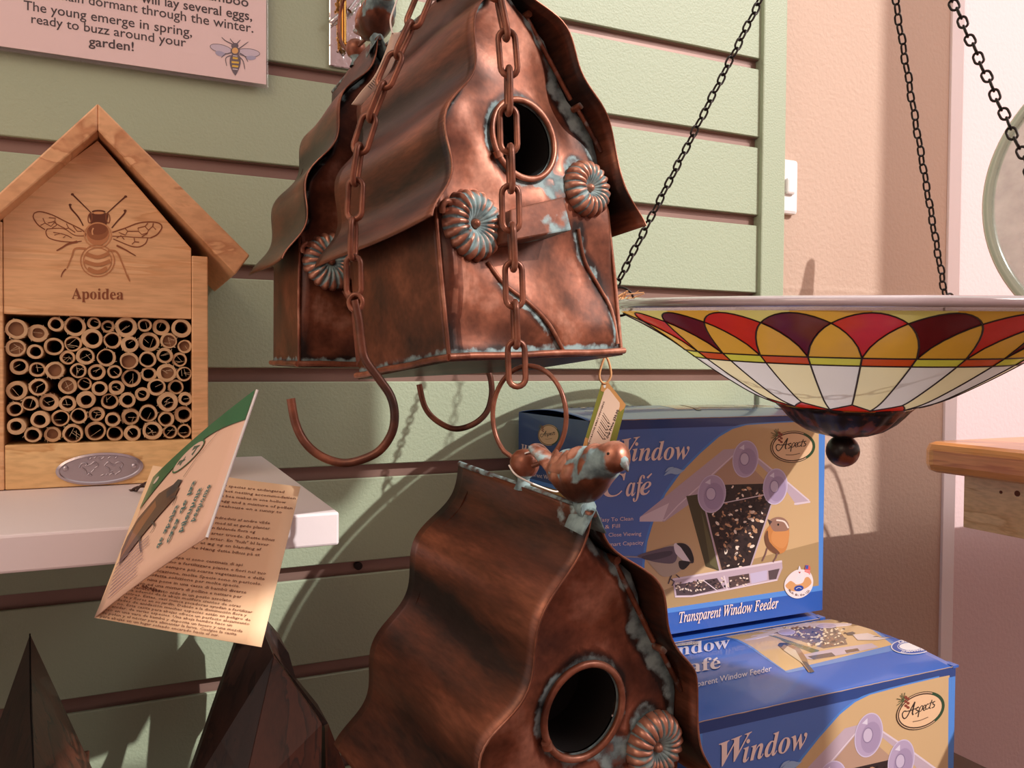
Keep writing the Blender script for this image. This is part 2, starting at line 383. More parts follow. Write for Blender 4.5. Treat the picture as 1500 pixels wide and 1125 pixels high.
mb=MB(); mb.box((XE,WY-.006,0),(XT,WY+.03,2.7)); t1=struct('trim_1',mb,M['slat'],bevel=.002)
YR=.862
XR=at(1387,300,YR).x; XR2=at(1408,300,YR-.004).x
mb=MB()
mb.grid(lambda u,v:(XT-.03+(XR-XT+.03)*u, YR-.0012*math.exp(-((v*2.7-(at(1200,425,YR).z+.0))/.0015)**2), v*2.7),4,900)
mb.box((XT-.03,YR+.001,0),(XR,YR+.08,2.7)); struct('wall_right',mb,M['tan'])
mb=MB(); mb.box((XR,YR-.004,0),(XR2,YR+.08,2.7)); struct('trim_2',mb,M['white'],bevel=.001)
mb=MB(); mb.box((XR2,YR+.012,0),(XR2+1.6,YR+.08,2.7)); struct('wall_alcove',mb,M['pink'])
mb=MB(); mb.box((-3,-3,-.05),(3.2,1,0)); struct('floor',mb,M['floor'])

# unseen wall panels added behind the camera, shaped to block parts of the sun
FYW=-.9; kx,kz=.60/.90,.80/.90
def blocker_rect(x0,x1,z0,z1):   # added blocker panel whose shadow spans x0..x1, z0..z1 (measured on the plane y=0)
    return (x0-kx*FYW,x1-kx*FYW,z0-kz*FYW+1.5,z1-kz*FYW+1.5)
wf=None
for a in ((-2.5,.52,-3,.208),(.52,.877,-3,.36),(.877,1.18,-3,-.05),(1.18,1.60,-3,.47),(1.6,3.4,-3,.20),(1.60,1.75,.20,1.6),(-2.5,.27,.208,1.6),(.27,.412,.326,.80),(.41,.460,.515,.80),(.46,.79,.64,.80),(.27,.80,.80,1.6),(2.7,3.4,.2,1.6),(-2.5,3.4,1.6,1.9)):
    x0,x1,z0,z1=blocker_rect(*a); mb=MB(); mb.box((x0,FYW-.06,max(0,z0)),(x1,FYW,z1))
    if wf is None: wf=struct('sun_blocker_wall',mb,M['pink'])
    else: obj('sun_blocker_panel',mb,M['pink'],wf)

# small screw in the groove
p=at(525,829,WY+.004)
mb=MB(); mb.tube([p+Vector((0,.004,0)),p+Vector((0,-.001,0))],.0042,14); tag(obj('screw',mb,M['iron']),'black screw head in the wall groove beside the white shelf','screw')

# light switch
p=at(1156,276,YR)
sw=thing('light_switch','white light switch plate on the tan wall right of the green slats','switch',p)
mb=MB(); mb.box((-.070,-.009,-.037),(.008,0,.037)); obj('switch_plate',mb,M['plastic'],sw,bevel=.006)
mb=MB(); mb.box((-.016,-.014,-.011),(-.001,-.008,.011)); obj('rocker',mb,M['plastic'],sw,bevel=.003)

# ---------------------------------------------------------------- white shelf on the left
c=at(497,750,.50)   # front right top corner
shY0=c.y; shX=c.x; shZ=c.z
sh=thing('wall_shelf','thick white shelf under the bamboo bee house','shelf',(shX-.3,shY0+.15,shZ))
mb=MB(); mb.box((-1.2,shY0,shZ-.0205),(shX,WY-.0005,shZ)); obj('shelf_board',mb,M['white'],sw and sh,world=True,bevel=.0015)
for bx in (135,):
    q=at(bx,850,WY); mb=MB(); mb.box((q.x-.012,WY-.05,shZ-.055),(q.x+.012,WY+.001,shZ-.02)); obj('bracket',mb,M['white'],sh,world=True)

# ---------------------------------------------------------------- wooden counter on the right
cz=1.0
pc=atz(1346,648,cz); TX0,TY0,TZ=pc.x,pc.y,pc.z+.002
ct=thing('wooden_counter','light orange wooden counter top with rounded edge, cut by right photo edge','counter',(TX0+.4,TY0-.5,0))
mb=MB(); 
r=.02; poly=[(TX0,TY0-1.1),(TX0+1.0,TY0-1.1),(TX0+1.0,TY0)]+[(TX0+r-r*math.sin(a),TY0-r+r*math.cos(a)) for a in [k*PI/10 for k in range(6)]]
mb.prism([(x,y,TZ-.037) for x,y in poly],(0,0,.037)); obj('counter_top',mb,M['oak'],ct,world=True,bevel=.010)
ax_=TX0+.045; q=at(1412,700,ax_,0); 
mb=MB(); mb.box((ax_,TY0-1.0,q.z-.060),(ax_+.02,q.y,TZ-.037)); obj('apron',mb,M['pinel'],ct,world=True,bevel=.001)
for (xx,yy) in ((ax_+.30,TY0-.12),(ax_+.30,TY0-.9),(ax_+.9,TY0-.12),(ax_+.9,TY0-.9)):
    mb=MB(); mb.box((xx,yy-.05,0),(xx+.05,yy,TZ-.037)); obj('leg',mb,M['pinel'],ct,world=True)
kn=at(1442,722,ax_-.0004,0)
for dx,dy,rr in ((0,0,.0035),(-24,-2,.002)):
    k_=at(1490+dx,723+dy,ax_-.0003,0); mb=MB(); mb.tube([k_,k_+Vector((.001,0,0))],rr,10); obj('knot',mb,M['burn'],ct,world=True)

# lower display shelf (below the picture)
LBZ=at(1207,893,.667).z-1.5-(at(862,617,.667).z-at(1207,893,.667).z)-.0095-.0005
dz=1.5+LBZ
mb=MB(); mb.box((-1.2,.34,dz-.02),(.95,WY-.001,dz)); ds=obj('display_shelf',mb,M['floor']); tag(ds,'brown display shelf below the blue boxes and dark wooden houses','shelf')

# ================================================================== SIGN
SY=WY-.012
p0=at(393,128,SY); sz0=p0.z
sg=thing('acrylic_sign','pink paper notice about bees in a clear acrylic holder','sign',(p0.x-.2,SY,sz0+.12))
mb=MB(); mb.box((p0.x-.42,SY,sz0),(p0.x,SY+.0022,sz0+.30)); obj('acrylic_front',mb,M['acrylic'],sg,world=True,bevel=.0004)
mb=MB(); mb.box((p0.x-.42,SY+.005,sz0),(p0.x,SY+.0075,sz0+.30)); obj('acrylic_back',mb,M['acrylic'],sg,world=True,bevel=.0004)
mb=MB(); mb.box((p0.x-.42,SY+.0024,sz0),(p0.x,SY+.0048,sz0+.0016)); obj('acrylic_lip',mb,M['acrylic'],sg,world=True)
mb=MB(); mb.box((p0.x-.418,SY+.0032,sz0+.0035),(p0.x-.0015,SY+.0042,sz0+.298)); obj('notice_paper',mb,M['paper_pink'],sg,world=True)
k=3.75; PY=SY+.0031
A=Art(lambda x,y,h:at(x/k,y/k,PY)-Vector((0,h,0)),4e-6)
INK=L(40,30,34); G1=L(110,98,102)
A.text('bamboo',(1103,-10),(1365,39),52,INK,bold=.012)
A.text('will lay several eggs,',(775,12),(1385,114),52,INK,bold=.012)
A.text('remain dormant through the winter.',(250,-16),(1392,180),52,INK,bold=.006)
A.text('The young emerge in spring,',(130,52),(1055,202),52,INK,bold=.006)
A.text('ready to buzz around your',(172,126),(1022,258),50,INK,bold=.006)
A.text('garden!',(487,249),(735,281),50,INK,bold=.014)
# bee on the sign
GR=L(96,88,98); A.ell(1215,268,62,22,L(216,206,222),.25); A.ring(1215,268,62,22,3,GR,.25); A.ell(1365,290,62,22,L(216,206,222),.1); A.ring(1365,290,62,22,3,GR,.1)
A.ell(1210,295,28,14,L(176,176,204),.3); A.ell(1378,318,28,12,L(176,176,204),0)
for P in ([(1282,245),(1240,225),(1218,205)],[(1286,240),(1272,225),(1264,212)],[(1302,240),(1312,228),(1320,220)],[(1310,270),(1340,248),(1364,230)],[(1268,305),(1240,320),(1245,362)],[(1312,310),(1335,335),(1345,380)],[(1270,290),(1235,300),(1215,318)],[(1316,292),(1345,310),(1362,340)]):
    A.line(P,7,GR,4,3)
A.ell(1290,252,20,16,GR); A.ell(1292,280,26,22,GR); A.ell(1291,279,17,17,L(240,188,110))
A.poly([(1272,300),(1312,300),(1322,345),(1310,385),(1296,412),(1290,412),(1274,388),(1262,345)],GR,4)
for yy,hw in ((318,14),(341,20),(362,17)): A.line([(1292-hw,yy),(1292+hw,yy+4)],11,L(240,200,60))
for yy,hw in ((306,12),(379,14)): A.line([(1292-hw,yy),(1292+hw,yy+3)],5,L(230,222,230))
obj('printed_notice',A.mb,M['printm'],sg,world=True)

# ================================================================== BEE HOUSE
BY=.672
def bp(x,y,Y=BY): return at(x,y,Y)
bb=bp(0,731); bh=thing('bee_house','pine bee house with bamboo tubes and burnt bee drawing, on the white shelf','bee house',(bp(150,700).x,BY+.07,shZ))
xL=bp(1,600).x; xR=bp(305,600).x; xo=bp(5.5,600).x; xi=bp(281.5,600).x
zt_=bp(150,463.5).z; zb_=bp(150,648).z; zbot=shZ+.0005; BD=WY-.004
zsR=bp(303,372,BY).z; zsL=bp(0,316,BY).z
zap=bp(143,203,BY).z; xap=bp(143,203,BY).x
# side posts (front frame), side walls
def addbox(name,lo_,hi_,mt,par,bevel=.0008):
    mb=MB(); mb.box(lo_,hi_); return obj(name,mb,mt,par,world=True,bevel=bevel)
addbox('side_board',(xL-.004,BY,zbot),(xo,BD,zsL-.004),M['pine'],bh)
addbox('side_board',(xi,BY,zbot),(xR,BD,zsR-.002),M['pine'],bh)
addbox('bottom_board',(xo+.0003,BY+.0006,zbot),(xi-.0003,BD,zb_),M['pinel'],bh)
addbox('back_board',(xo+.0005,BD-.012,zb_+.0005),(xi-.0005,BD-.001,zt_),M['pinel'],bh)
# front gable panel
mb=MB(); poly=[(xo+.0003,zt_),(xi-.0003,zt_),(xi-.0003,zsR+.0035),(xap,zap-.001),(xo+.0003,zsL+.004)]
mb.prism([(x,BY+.0010,z) for x,z in poly],(0,.012,0)); obj('front_panel',mb,M['pine'],bh,world=True,bevel=.0005)
mb=MB(); mb.box((xo+.0003,BY+.013,zt_),(xi-.0003,BD-.001,zt_+.008)); obj('shelf_inside',mb,M['pine'],bh,world=True)
# black slab behind the bamboo tubes
addbox('cavity_back_slab',(xo+.0003,BD-.030,zb_+.0004),(xi-.0003,BD-.0125,zt_-.0004),M['black'],bh,0)
# roof boards: outer edge and inner edge traced on the roof front plane
RY=BY-.018
def rp_(x,y): q=at(x,y,RY); return (q.x,RY,q.z)
inn=bp(143,197)
apO=rp_(143,151); apI=(at(143,191,RY).x,RY,at(143,191,RY).z)
def roofb(outer,inner):
    mb=MB(); mb.prism([apO,outer,inner,apI],(0,BD-RY,0)); return obj('roof_board',mb,M['pine2'],bh,world=True,bevel=.0012)
roofb(rp_(-70,345),rp_(-58,362))
o1=roofb(rp_(366,374),rp_(345,402))
# bamboo
TB="""82,147,58;190,168,52;285,121,41;384,132,56;482,117,35;554,133,35;650,137,56;746,127,36;831,137,44;936,143,50;76,245,52;178,264,42;273,237,51;374,222,45;473,196,54;579,205,46;668,227,45;768,213,54;870,207,42;954,237,36;92,342,48;344,294,40;438,288,47;548,295,48;665,311,47;761,304,44;850,284,42;927,305,38;187,357,43;280,361,49;402,362,42;497,370,45;590,368,37;677,401,50;768,381,40;859,374,50;949,380,39;82,466,55;194,448,49;346,440,48;433,432,37;512,455,41;599,451,41;807,448,46;907,447,40;734,485,38;152,532,42;247,527,51;345,534,44;441,513,49;564,522,45;656,515,42;865,523,52;956,508,36;72,562,42;205,615,49;307,610,47;405,597,43;496,589,41;580,616,39;672,603,46;765,583,46;858,614,41;946,590,45;83,651,49;167,694,44;266,695,44;373,688,52;489,677,54;591,690,42;682,687,43;786,673,50;878,679,37;952,676,36"""
rnd=random.Random(3)
for s_ in TB.split(';'):
    cx,cy,rr=[float(t) for t in s_.split(',')]
    q=bp(cx/3.516,440+cy/3.516); R_=(bp((cx+rr)/3.516,440+cy/3.516).x-q.x)*1.04*1.0
    R_=min(R_,rr/3.516/1200*.61*1.02)
    yf=BY+.002+rnd.random()*.006; yb=BD-.031
    ri=R_*rnd.uniform(.55,.76); ox,oz=rnd.uniform(-.08,.08)*R_,rnd.uniform(-.08,.08)*R_
    ph=rnd.random()*6
    mb=MB(); n=20
    def ringp(r_,y,w=0,o=(0,0)): return [(q.x+o[0]+r_*math.cos(a)*(1+w*math.sin(3*a+ph)),y,q.z+o[1]+r_*math.sin(a)*(1+w*math.sin(2*a+ph))) for a in [2*PI*k/n for k in range(n)]]
    rings=[ringp(R_,yb,.02),ringp(R_,yf+.0004,.02),ringp(R_*.96,yf,.02),ringp(ri*1.04,yf,.05,(ox,oz)),ringp(ri,yf+.0005,.05,(ox,oz)),ringp(ri*.9,yf+.03,.05,(ox,oz))]
    mb.m=0
    for j in range(5):
        mb.m=0 if j<3 else 1
        mb.add([*rings[j],*rings[j+1]],[(k,(k+1)%n,n+(k+1)%n,n+k) for k in range(n)],None,j in(0,4))
    mb.m=2; mb.add(rings[5],[list(range(n))])
    if rnd.random()<.16: mb.m=1; mb.add(ringp(ri,yf+.003,.05,(ox,oz)),[list(range(n))])
    # fibres hanging in the bore
    mb.m=3
    for _ in range(rnd.choice([0,0,1,2,4])):
        a=rnd.random()*6.28; b=a+rnd.uniform(1.5,4); r1=ri*.95; r2=ri*rnd.uniform(.1,.8)
        mb.tube([(q.x+ox+r1*math.cos(a),yf+.0008,q.z+oz+r1*math.sin(a)),(q.x+ox+r2*math.cos(b),yf-.0004,q.z+oz+r2*math.sin(b))],.00016,3,caps=False)
    for _ in range(rnd.choice([0,0,3,6])):
        a=rnd.random()*6.28; r1=R_*.92; r2=R_*rnd.uniform(1.05,1.18)
        mb.tube([(q.x+r1*math.cos(a),yf,q.z+r1*math.sin(a)),(q.x+r2*math.cos(a+.2),yf-.0006,q.z+r2*math.sin(a+.2))],.0002,3,caps=False)
    obj('bamboo_tube',mb,[M['bamboo'],M['bamboo_in'],M['black'],M['fibre']],bh,world=True)
# burnt bee drawing and name
k2=6.25
A=Art(lambda x,y,h:bp(30+x/k2,270+y/k2,BY+.0009)-Vector((0,h,0)),3e-6)
D=L(104,56,34); D2=L(140,80,50); LT=L(190,128,84)
for P,w in (([(475,92),(560,175),(650,265)],15),([(962,112),(880,185),(790,268)],15),([(452,185),(465,225),(530,300),(575,380)],18),([(958,240),(950,270),(890,335),(835,400)],18)): A.line(P,w,D,4,w*.6)
for cx,cy in ((475,92),(962,112),(455,188),(958,242)): A.ell(cx,cy,14,11,D)
def outline(P,w,c,cl=True): A.line(P+([P[0]] if cl else []),w,c,5)
outline([(125,265),(180,250),(290,280),(420,345),(560,415),(600,460)],10,D2,False)
outline([(125,265),(118,305),(160,370),(225,415)],10,D2,False)
outline([(250,405),(232,440),(260,490),(350,518),(470,528),(560,520)],9,D2,False)
outline([(600,470),(500,468),(400,408),(290,405),(240,410)],7,D2,False)
outline([(840,440),(960,400),(1080,355),(1200,345),(1275,360),(1293,400),(1250,460),(1190,490)],11,D2,False)
outline([(840,475),(950,478),(1060,485),(1190,490)],7,D2,False)
outline([(850,500),(920,530),(1010,565),(1080,573),(1140,545),(1165,495)],9,D2,False)
for P in ([(205,310),(225,355),(185,375)],[(225,355),(280,385),(310,350),(320,310),(260,305)],[(310,350),(360,380),(410,405)],[(250,355),(310,340)],[(320,340),(330,375),(290,400)],[(420,360),(440,400),(500,440)],[(440,400),(410,410)],[(480,380),(520,430),(560,430)],[(300,440),(370,450),(310,465)],[(370,450),(420,465),(390,490)],[(420,465),(470,490)],
          [(960,405),(980,430),(1080,430),(1075,400)],[(1075,400),(1140,385),(1165,355)],[(1140,385),(1170,420),(1160,450),(1110,480)],[(1170,420),(1210,385),(1240,415)],[(1210,385),(1215,355)],[(1080,430),(1110,460),(1160,445)],[(980,430),(960,465),(900,440)],[(1040,490),(1045,525),(1020,550)],[(1045,525),(1085,530)],[(880,490),(920,470),(950,505)]): A.line(P,8,D2)
for P,w in (([(520,525),(440,545),(380,580),(330,608)],22),([(600,590),(500,590),(470,660),(425,770)],20),([(415,775),(385,810),(372,850)],14),([(880,560),(960,600),(1055,655)],18),([(800,605),(880,620),(930,720),(975,840)],20),([(975,830),(1000,890)],20)): A.line(P,w,D2 if w!=20 else LT,5,w*.5)
A.poly([(640,270),(790,265),(795,330),(770,385),(660,385),(640,330)],D,5); A.ell(715,250,62,16,D); A.ell(715,262,52,12,L(222,160,110)); 
A.ring(637,310,18,44,9,D2,.1); A.ring(800,310,18,44,9,D2,-.1)
A.ell(708,455,104,106,L(196,132,88)); A.ell(708,435,98,78,L(158,98,62)); A.ell(708,412,84,50,L(138,80,50)); A.ring(708,465,122,112,12,L(206,146,100)); A.line([(668,400),(656,430),(662,462)],13,L(226,168,120),4)
A.ring(705,700,155,145,9,LT); A.ring(705,700,128,120,8,LT)
for yy,hw in ((650,105),(720,118),(785,88)): A.line([(705-hw,yy-15),(705,yy+18),(705+hw,yy-18)],34,LT,5)
A.text(serif('Apoidea',False,True),(468,1048),(942,1055),100,D2)
obj('burnt_drawing',A.mb,M['printm'],bh,world=True)
# oval plaque
pq=bp(147,686.5)
mb=MB()
def ovp(rx,rz,y): return [(pq.x+rx*math.cos(a),y,pq.z+rz*math.sin(a)+.0008*math.cos(a)) for a in [2*PI*k/48 for k in range(48)]]
ra=bp(210,686).x-pq.x; rz_=.0117
rg=[ovp(ra,rz_,BY),ovp(ra,rz_,BY-.0006),ovp(ra*.93,rz_*.87,BY-.0013),ovp(ra*.90,rz_*.80,BY-.0006)]
for j in range(3): mb.add(rg[j]+rg[j+1],[(i,(i+1)%48,48+(i+1)%48,48+i) for i in range(48)],None,True)
mb.add(rg[3],[list(range(48))])
pl=obj('oval_plaque',mb,M['zinc'],bh,world=True)
mb=MB(); k3=9.375
pp=lambda x,y:bp(70+x/k3,650+y/k3,BY-.0007)
for P in ([(430,330),(470,270),(540,275),(520,300)],[(540,300),(600,280),(640,250),(700,290)],[(640,270),(690,300),(650,330)],[(470,330),(520,370),(530,420)],[(600,390),(640,350)],[(780,300),(830,250),(870,280),(930,300)],[(930,270),(980,250),(1030,280),(1010,330)],[(790,320),(840,340),(850,380),(900,370)],[(980,320),(1000,370),(960,400)],
          [(545,200),(570,215),(600,190)],[(640,200),(665,175)],[(700,195),(730,215),(775,180)],[(830,200),(860,175)],[(905,190),(925,200),(950,175)],[(545,430),(570,410),(605,440)],[(730,440),(770,420)],[(800,435),(820,410)],[(850,430),(880,405),(905,420)],[(930,425),(955,400)]):
    mb.tube(catmull([pp(*a) for a in P],4),.0006,5)
for x,y in ((245,340),(1185,305)): 
    q=pp(x,y); mb.grid(lambda u,v,q=q:(q.x+.0021*math.cos(2*PI*u)*math.cos(v*PI/2),q.y-.0014*math.sin(v*PI/2),q.z+.0021*math.sin(2*PI*u)*math.cos(v*PI/2)),12,4,closeu=True)
o_=obj('embossed_relief',mb,M['zinc'],pl); o_.location=(0,0,0)
for v in o_.data.vertices: v.co-=world_loc(bh)
for x,y in ((117,716),(219,711)):
    q=bp(x,y); mb=MB(); mb.tube([q+Vector((0,.001,0)),q+Vector((0,-.0004,0))],.0011,8); obj('nail',mb,M['burn'],bh,world=True)

# ================================================================== PAMPHLET
def bil(c00,c10,c11,c01,bow=0):
    n=((c10-c00).cross(c01-c00)).normalized()
    def f(u,v,h=0):
        p=c00*(1-u)*(1-v)+c10*u*(1-v)+c11*u*v+c01*(1-u)*v
        return p+n*(bow*4*u*(1-u)+h)
    return f
pC,pBR,pTR,pD=atz(139,905,.430),atz(383,948,.415),atz(440,713,.480),atz(224,682,.466)
pB,pA=atz(303,787,.385),atz(377,571,.405)
leaf2=bil(pC,pBR,pTR,pD,-.002)
leaf1=bil(pC,pB,pA,atz(226,700,.464),.0015)
pm=thing('folded_leaflet','folded leaflet with a flying bee and green arc, hanging from the bee house','leaflet',(pC+pTR)/2)
mb=MB(); mb.grid(lambda u,v:leaf2(u,v),10,8); obj('back_leaf',mb,mat('leaflet_paper',L(246,206,166),.6),pm,world=True,solid=.0003)
mb=MB(); mb.grid(lambda u,v:leaf1(u,v),10,8); obj('front_leaf',mb,mat('leaflet_cover',L(240,196,172),.5,coat=.3),pm,world=True,solid=.0007)
sgn2=-1 if (leaf2(.5,.5,.01)-EYE).length>(leaf2(.5,.5,0)-EYE).length else 1
A=Art(lambda x,y,h:leaf2(x,1-y,(h+.0003)*sgn2))
BR=L(120,78,60)
lines=[("many species are endangered",.42,.90,.07),("a perfect nesting accommodation",.40,.99,.105),("female bee makes in one hollow",.40,.93,.14),("is one egg and a mixture of pollen",.38,.985,.175),("ng this beehouse on a sunny to",.36,.92,.21),
 ("ien hundredvis af andre vilde",.40,.86,.29),("bier er med til at gøde planter",.39,.87,.325),("nd af den faldende flora og",.38,.78,.36),("er mange arter truede. Dette bihus",.34,.92,.395),("og til flere arter. En \"huh\" bl laver",.33,.89,.43),("er med et æg og en blanding af",.32,.85,.465),("arverne Hæng dette bihus på et",.33,.85,.50),
 ("ropa ci sono centinaia di api",.32,.76,.575),("tano a fertilizzare piante e fiori nel tuo",.28,.92,.607),("da sempre più scarsa vegetazione e delle",.25,.92,.64),("dificazione, molte Specie sono in pericolo.",.22,.91,.673),("perfetta soluzione per molte specie.",.20,.78,.703),("nina pone in una cassa di bambù diverse",.22,.83,.733),("vo ed una mistura di polline e nettare per",.18,.81,.763),("fenete questo nido in un posto assolato.",.16,.76,.793)]
for t,u0,u1,v in lines: A.text(t,(u0,v),(u1,v-.012),.017,BR,bold=.01,res=1)
A.text('para abejas',(.10,.765),(.32,.79),.02,BR,bold=.03,res=1)
low=[("nta además de la abeja melífera cientos de otras",.12,.82,.80),("estres. Estas, casi nunca picadoras ayudan a fertilizar",.12,.90,.828),("ta y flores en su jardín. Debido a la disminución flora y",.12,.87,.855),("idades de anidación muchas especies están en peligro de",.08,.90,.88),("no. Esta casita para abejas ofrece un perfecto alojamiento",.10,.90,.905),("a anidar. de varias especies. Una abeja hembra hace un",.05,.80,.925),("eco en una vara de bambú y deposita un huevo y una mezcla",.04,.87,.945)]
for i,(t,u0,u1,v) in enumerate(low): A.text(t,(u0,.812+i*.0225),(u1,.812+i*.0225-.008),.0145,BR,bold=.008,res=1)
for i,t in enumerate(("de polen y el néctar para alimentar la larva. Cuelgue la casita","para abejas en un lugar soleado encarado hacia el sur.")): A.text(t,(.03,.812+(7+i)*.0225),(.84-.1*i,.812+(7+i)*.0225-.009),.0145,BR,bold=.008,res=1)
obj('leaflet_text',A.mb,M['printm'],pm,world=True)
sgn1=-1 if (leaf1(.5,.5,.01)-EYE).length>(leaf1(.5,.5,0)-EYE).length else 1
A=Art(lambda x,y,h:leaf1(x,1-y,(h+.0008)*sgn1),2e-5)
GN=L(38,104,66)
A.band(lambda u:.0,lambda u:.215-.14*math.sin(PI*u)+.03*(1-u),.003,.997,GN)
A.fan([(.47+.15*math.cos(a*PI/12),.14+.07*math.sin(a*PI/12)) for a in range(24)],L(228,192,176),1,3); A.ring(.47,.14,.15,.07,.01,GN)
for a,b,c_,d in ((.36,.12,.45,.15),(.50,.10,.58,.13),(.40,.16,.44,.12),(.52,.16,.56,.12)): A.line([(a,b),(c_,d)],.03,L(80,96,84),0,.01)
A.ell(.10,.085,.03,.022,L(225,205,190))
def bb(P):
    out=[]
    for u,v in P:
        a,b=u-.27,v-.47; k=(a+b)/2*.9; out.append((.27+a+k,.45+b+k*.7))
    return out
A.fan(bb([(.06,.70),(.04,.55),(.14,.42),(.30,.33),(.42,.33),(.47,.38),(.44,.44),(.34,.50),(.22,.58)]),L(96,62,48),3)
A.fan(bb([(.05,.66),(.14,.46),(.28,.37),(.30,.42),(.18,.54)]),L(150,94,58),3)
A.fan([(.36,.33),(.46,.30),(.52,.34),(.48,.40),(.40,.40)],L(62,52,56),3)
A.line([(.52,.32),(.62,.22),(.80,.12)],.008,L(110,80,70),3,.003)
for P in ([(.30,.50),(.38,.58),(.36,.62)],[(.22,.56),(.28,.66),(.34,.74)],[(.44,.42),(.52,.46),(.52,.52)]): A.line(P,.016,L(80,60,58),3,.006)
for i,(u,v0,v1) in enumerate(((.52,.82,.55),(.62,.84,.44),(.72,.82,.55),(.81,.80,.58))):
    A.text(['de abejas','casa de las','bijenhuis','beehouse'][i],(u,v0),(u+.05,v1),.05,L(70,110,110),up=(.9,.3),bold=.03,res=1)
for i in range(9):
    v=.66+i*.035; A.line([(.03+.012*i,v),(.36+.02*(i%3),v-.02)],.007,L(130,100,120))
mb=MB(); mb.tube([leaf1(1.0,k/10) for k in range(11)],.0007,6); obj('leaf_edge',mb,M['plastic'],pm,world=True)  # white tube puts the lit look of the cut edge into colour
obj('leaflet_print',A.mb,M['print'],pm,world=True)
st=[atz(258,676,.463),atz(240,690,.50),atz(222,705,.55),atz(190,721,.585)]
mb=MB(); 
cs=catmull(st,10)
for ph in (0,PI): mb.tube([p+Vector((.0011*math.cos(i*.9+ph),0,.0011*math.sin(i*.9+ph))) for i,p in enumerate(cs)],.0009,5)
obj('hanging_string',mb,M['darktwine'],pm,world=True)

# ================================================================== COPPER BIRD HOUSE (local: x across the front, y into the house, z up)
HW,HD=.063,.048; HZ=.1232; HR=.0215
AX,AZ=-.0142,.2216; EL=(-.0741,.0675); ER=(.0745,.0735); YF=-.0652; YB=.0622
def nz(v,s=1): return pnoise(Vector(v)*s)
def wavef(t): return .0048*math.sin(2*PI*(t-.2)/.36)+.005*math.sin(PI*t)
def roofpt(side,u,t,off=0):
    E=EL if side<0 else ER
    dx,dz_=E[0]-AX,E[1]-AZ; l=math.hypot(dx,dz_); nx,nz_=(-dz_/l*(1 if side>0 else -1),dx/l*(1 if side>0 else -1))
    if side<0: nx,nz_=dz_/l,-dx/l
    w=wavef(t)*(.9 if side<0 else .8)+off+(.0095*math.sin(PI*t)**.8 if side>0 and 0<t<1 else 0)
    yf=YF+.0022*math.sin(9*t+1)-.001*math.cos(23*t); yb=YB+.002*math.sin(7*t)
    y=yf+(yb-yf)*u
    w+=.0012*math.sin(5*u+3*t)
    return (AX+dx*t+nx*w,y,AZ+dz_*t+nz_*w)
def wallx(z):  # half-outline of the front plate
    pass
def gable():   # closed outline of the front plate, counter-clockwise seen from the front (x right, z up)
    P=[(-HW,0),(HW,0)]
    def side(sd,ts):
        out=[]
        for t in ts:
            x,y,z=roofpt(sd,.1,t,-.0016)
            out.append((x,z))
        return out
    R_=[p for p in side(1,[1-k/14 for k in range(14)]) if p[0]<HW-.001 and p[1]>.08]
    Lp=[p for p in side(-1,[k/14 for k in range(15)]) if p[0]>-HW+.001 and p[1]>.08]
    P+=[(HW,.084)]+R_+[(AX,AZ-.003)]+Lp[1:]+[(-HW,.088)]
    return P
GP=gable()
def ray_out(cx,cz,a):
    best=1e9; dx,dz_=math.cos(a),math.sin(a)
    for i in range(len(GP)):
        x1,z1=GP[i]; x2,z2=GP[(i+1)%len(GP)]
        ex,ez=x2-x1,z2-z1; den=dx*ez-dz_*ex
        if abs(den)<1e-12: continue
        t=((x1-cx)*ez-(z1-cz)*ex)/den; s_=((x1-cx)*dz_-(z1-cz)*dx)/den
        if t>0 and -1e-6<=s_<=1+1e-6: best=min(best,t)
    return best
def smooth(a,b,x): t=max(0,min(1,(x-a)/(b-a))); return t*t*(3-2*t)
STL=[(-.0346,.0515),(-.0258,.0395),(-.0107,.0284),(.0024,.0169),(.0152,.003)]
STR=[(.036,.0746),(.0408,.0565),(.0506,.0399),(.0574,.0262),(.0599,.0057)]
def dseg(x,z,P):
    best=9
    for (a,b),(c,d) in zip(P,P[1:]):
        ex,ez=c-a,d-b; t=max(0,min(1,((x-a)*ex+(z-b)*ez)/(ex*ex+ez*ez))); best=min(best,math.hypot(x-a-ex*t,z-b-ez*t))
    return best
def front_y(x,z,edge=1):
    w=.0035*math.sin(z*70+1.2*x*30)+.0018*math.sin(x*95+2)
    h=smooth(HR,HR+.02,math.hypot(x,z-HZ))
    lowm=smooth(.0,.02,z)
    return -HD-(w*.8+.0015)*h*edge*lowm
def flower(name,cx,cz,y,R_,root,rot=0):
    mb=MB(); NP=19
    def fn(u,v):
        a=2*PI*u; pet=abs(math.sin(NP*a/2+rot))
        r=R_*(.12+.88*v)*(1+.07*pet*smooth(.3,1,v)-.04)
        dish=.0045*(1-(2*v-1)**2)*.9+.001*v-.004*smooth(.88,1,v)
        h=dish+.0019*(1-abs(math.cos(NP*a/2+rot))**2.2)*smooth(.05,.5,v)*(1-.3*v)
        return (cx+r*math.cos(a),y-.002-h,cz+r*math.sin(a)*1.04)
    mb.grid(fn,NP*8,12,closeu=True)
    c0=Vector((cx,y,cz))
    def vc(v):
        d=Vector((v.x-cx,0,v.z-cz)); a=math.atan2(d.z,d.x); pet=abs(math.sin(NP*a/2+rot)); q=d.length/R_
        return (.42+.55*(1-pet**1.3)-.30*smooth(.65,1.0,q)+.40*smooth(.5,.2,q),.85+.3*pet,0,1)
    o=obj(name,mb,M['copper'],root,vcol=vc,solid=.0008)
    mb=MB(); mb.lathe([(0,.0048),(.0012,.0046),(.0022,.0034),(.0026,.001),(.0034,0)],14)
    mb.v=[Vector((cx+p.x,y-.002-p.z,cz+p.y)) for p in mb.v]
    obj('flower_centre',mb,M['copper'],o,vcol=lambda v:(.25,.9,0,1))
    return o
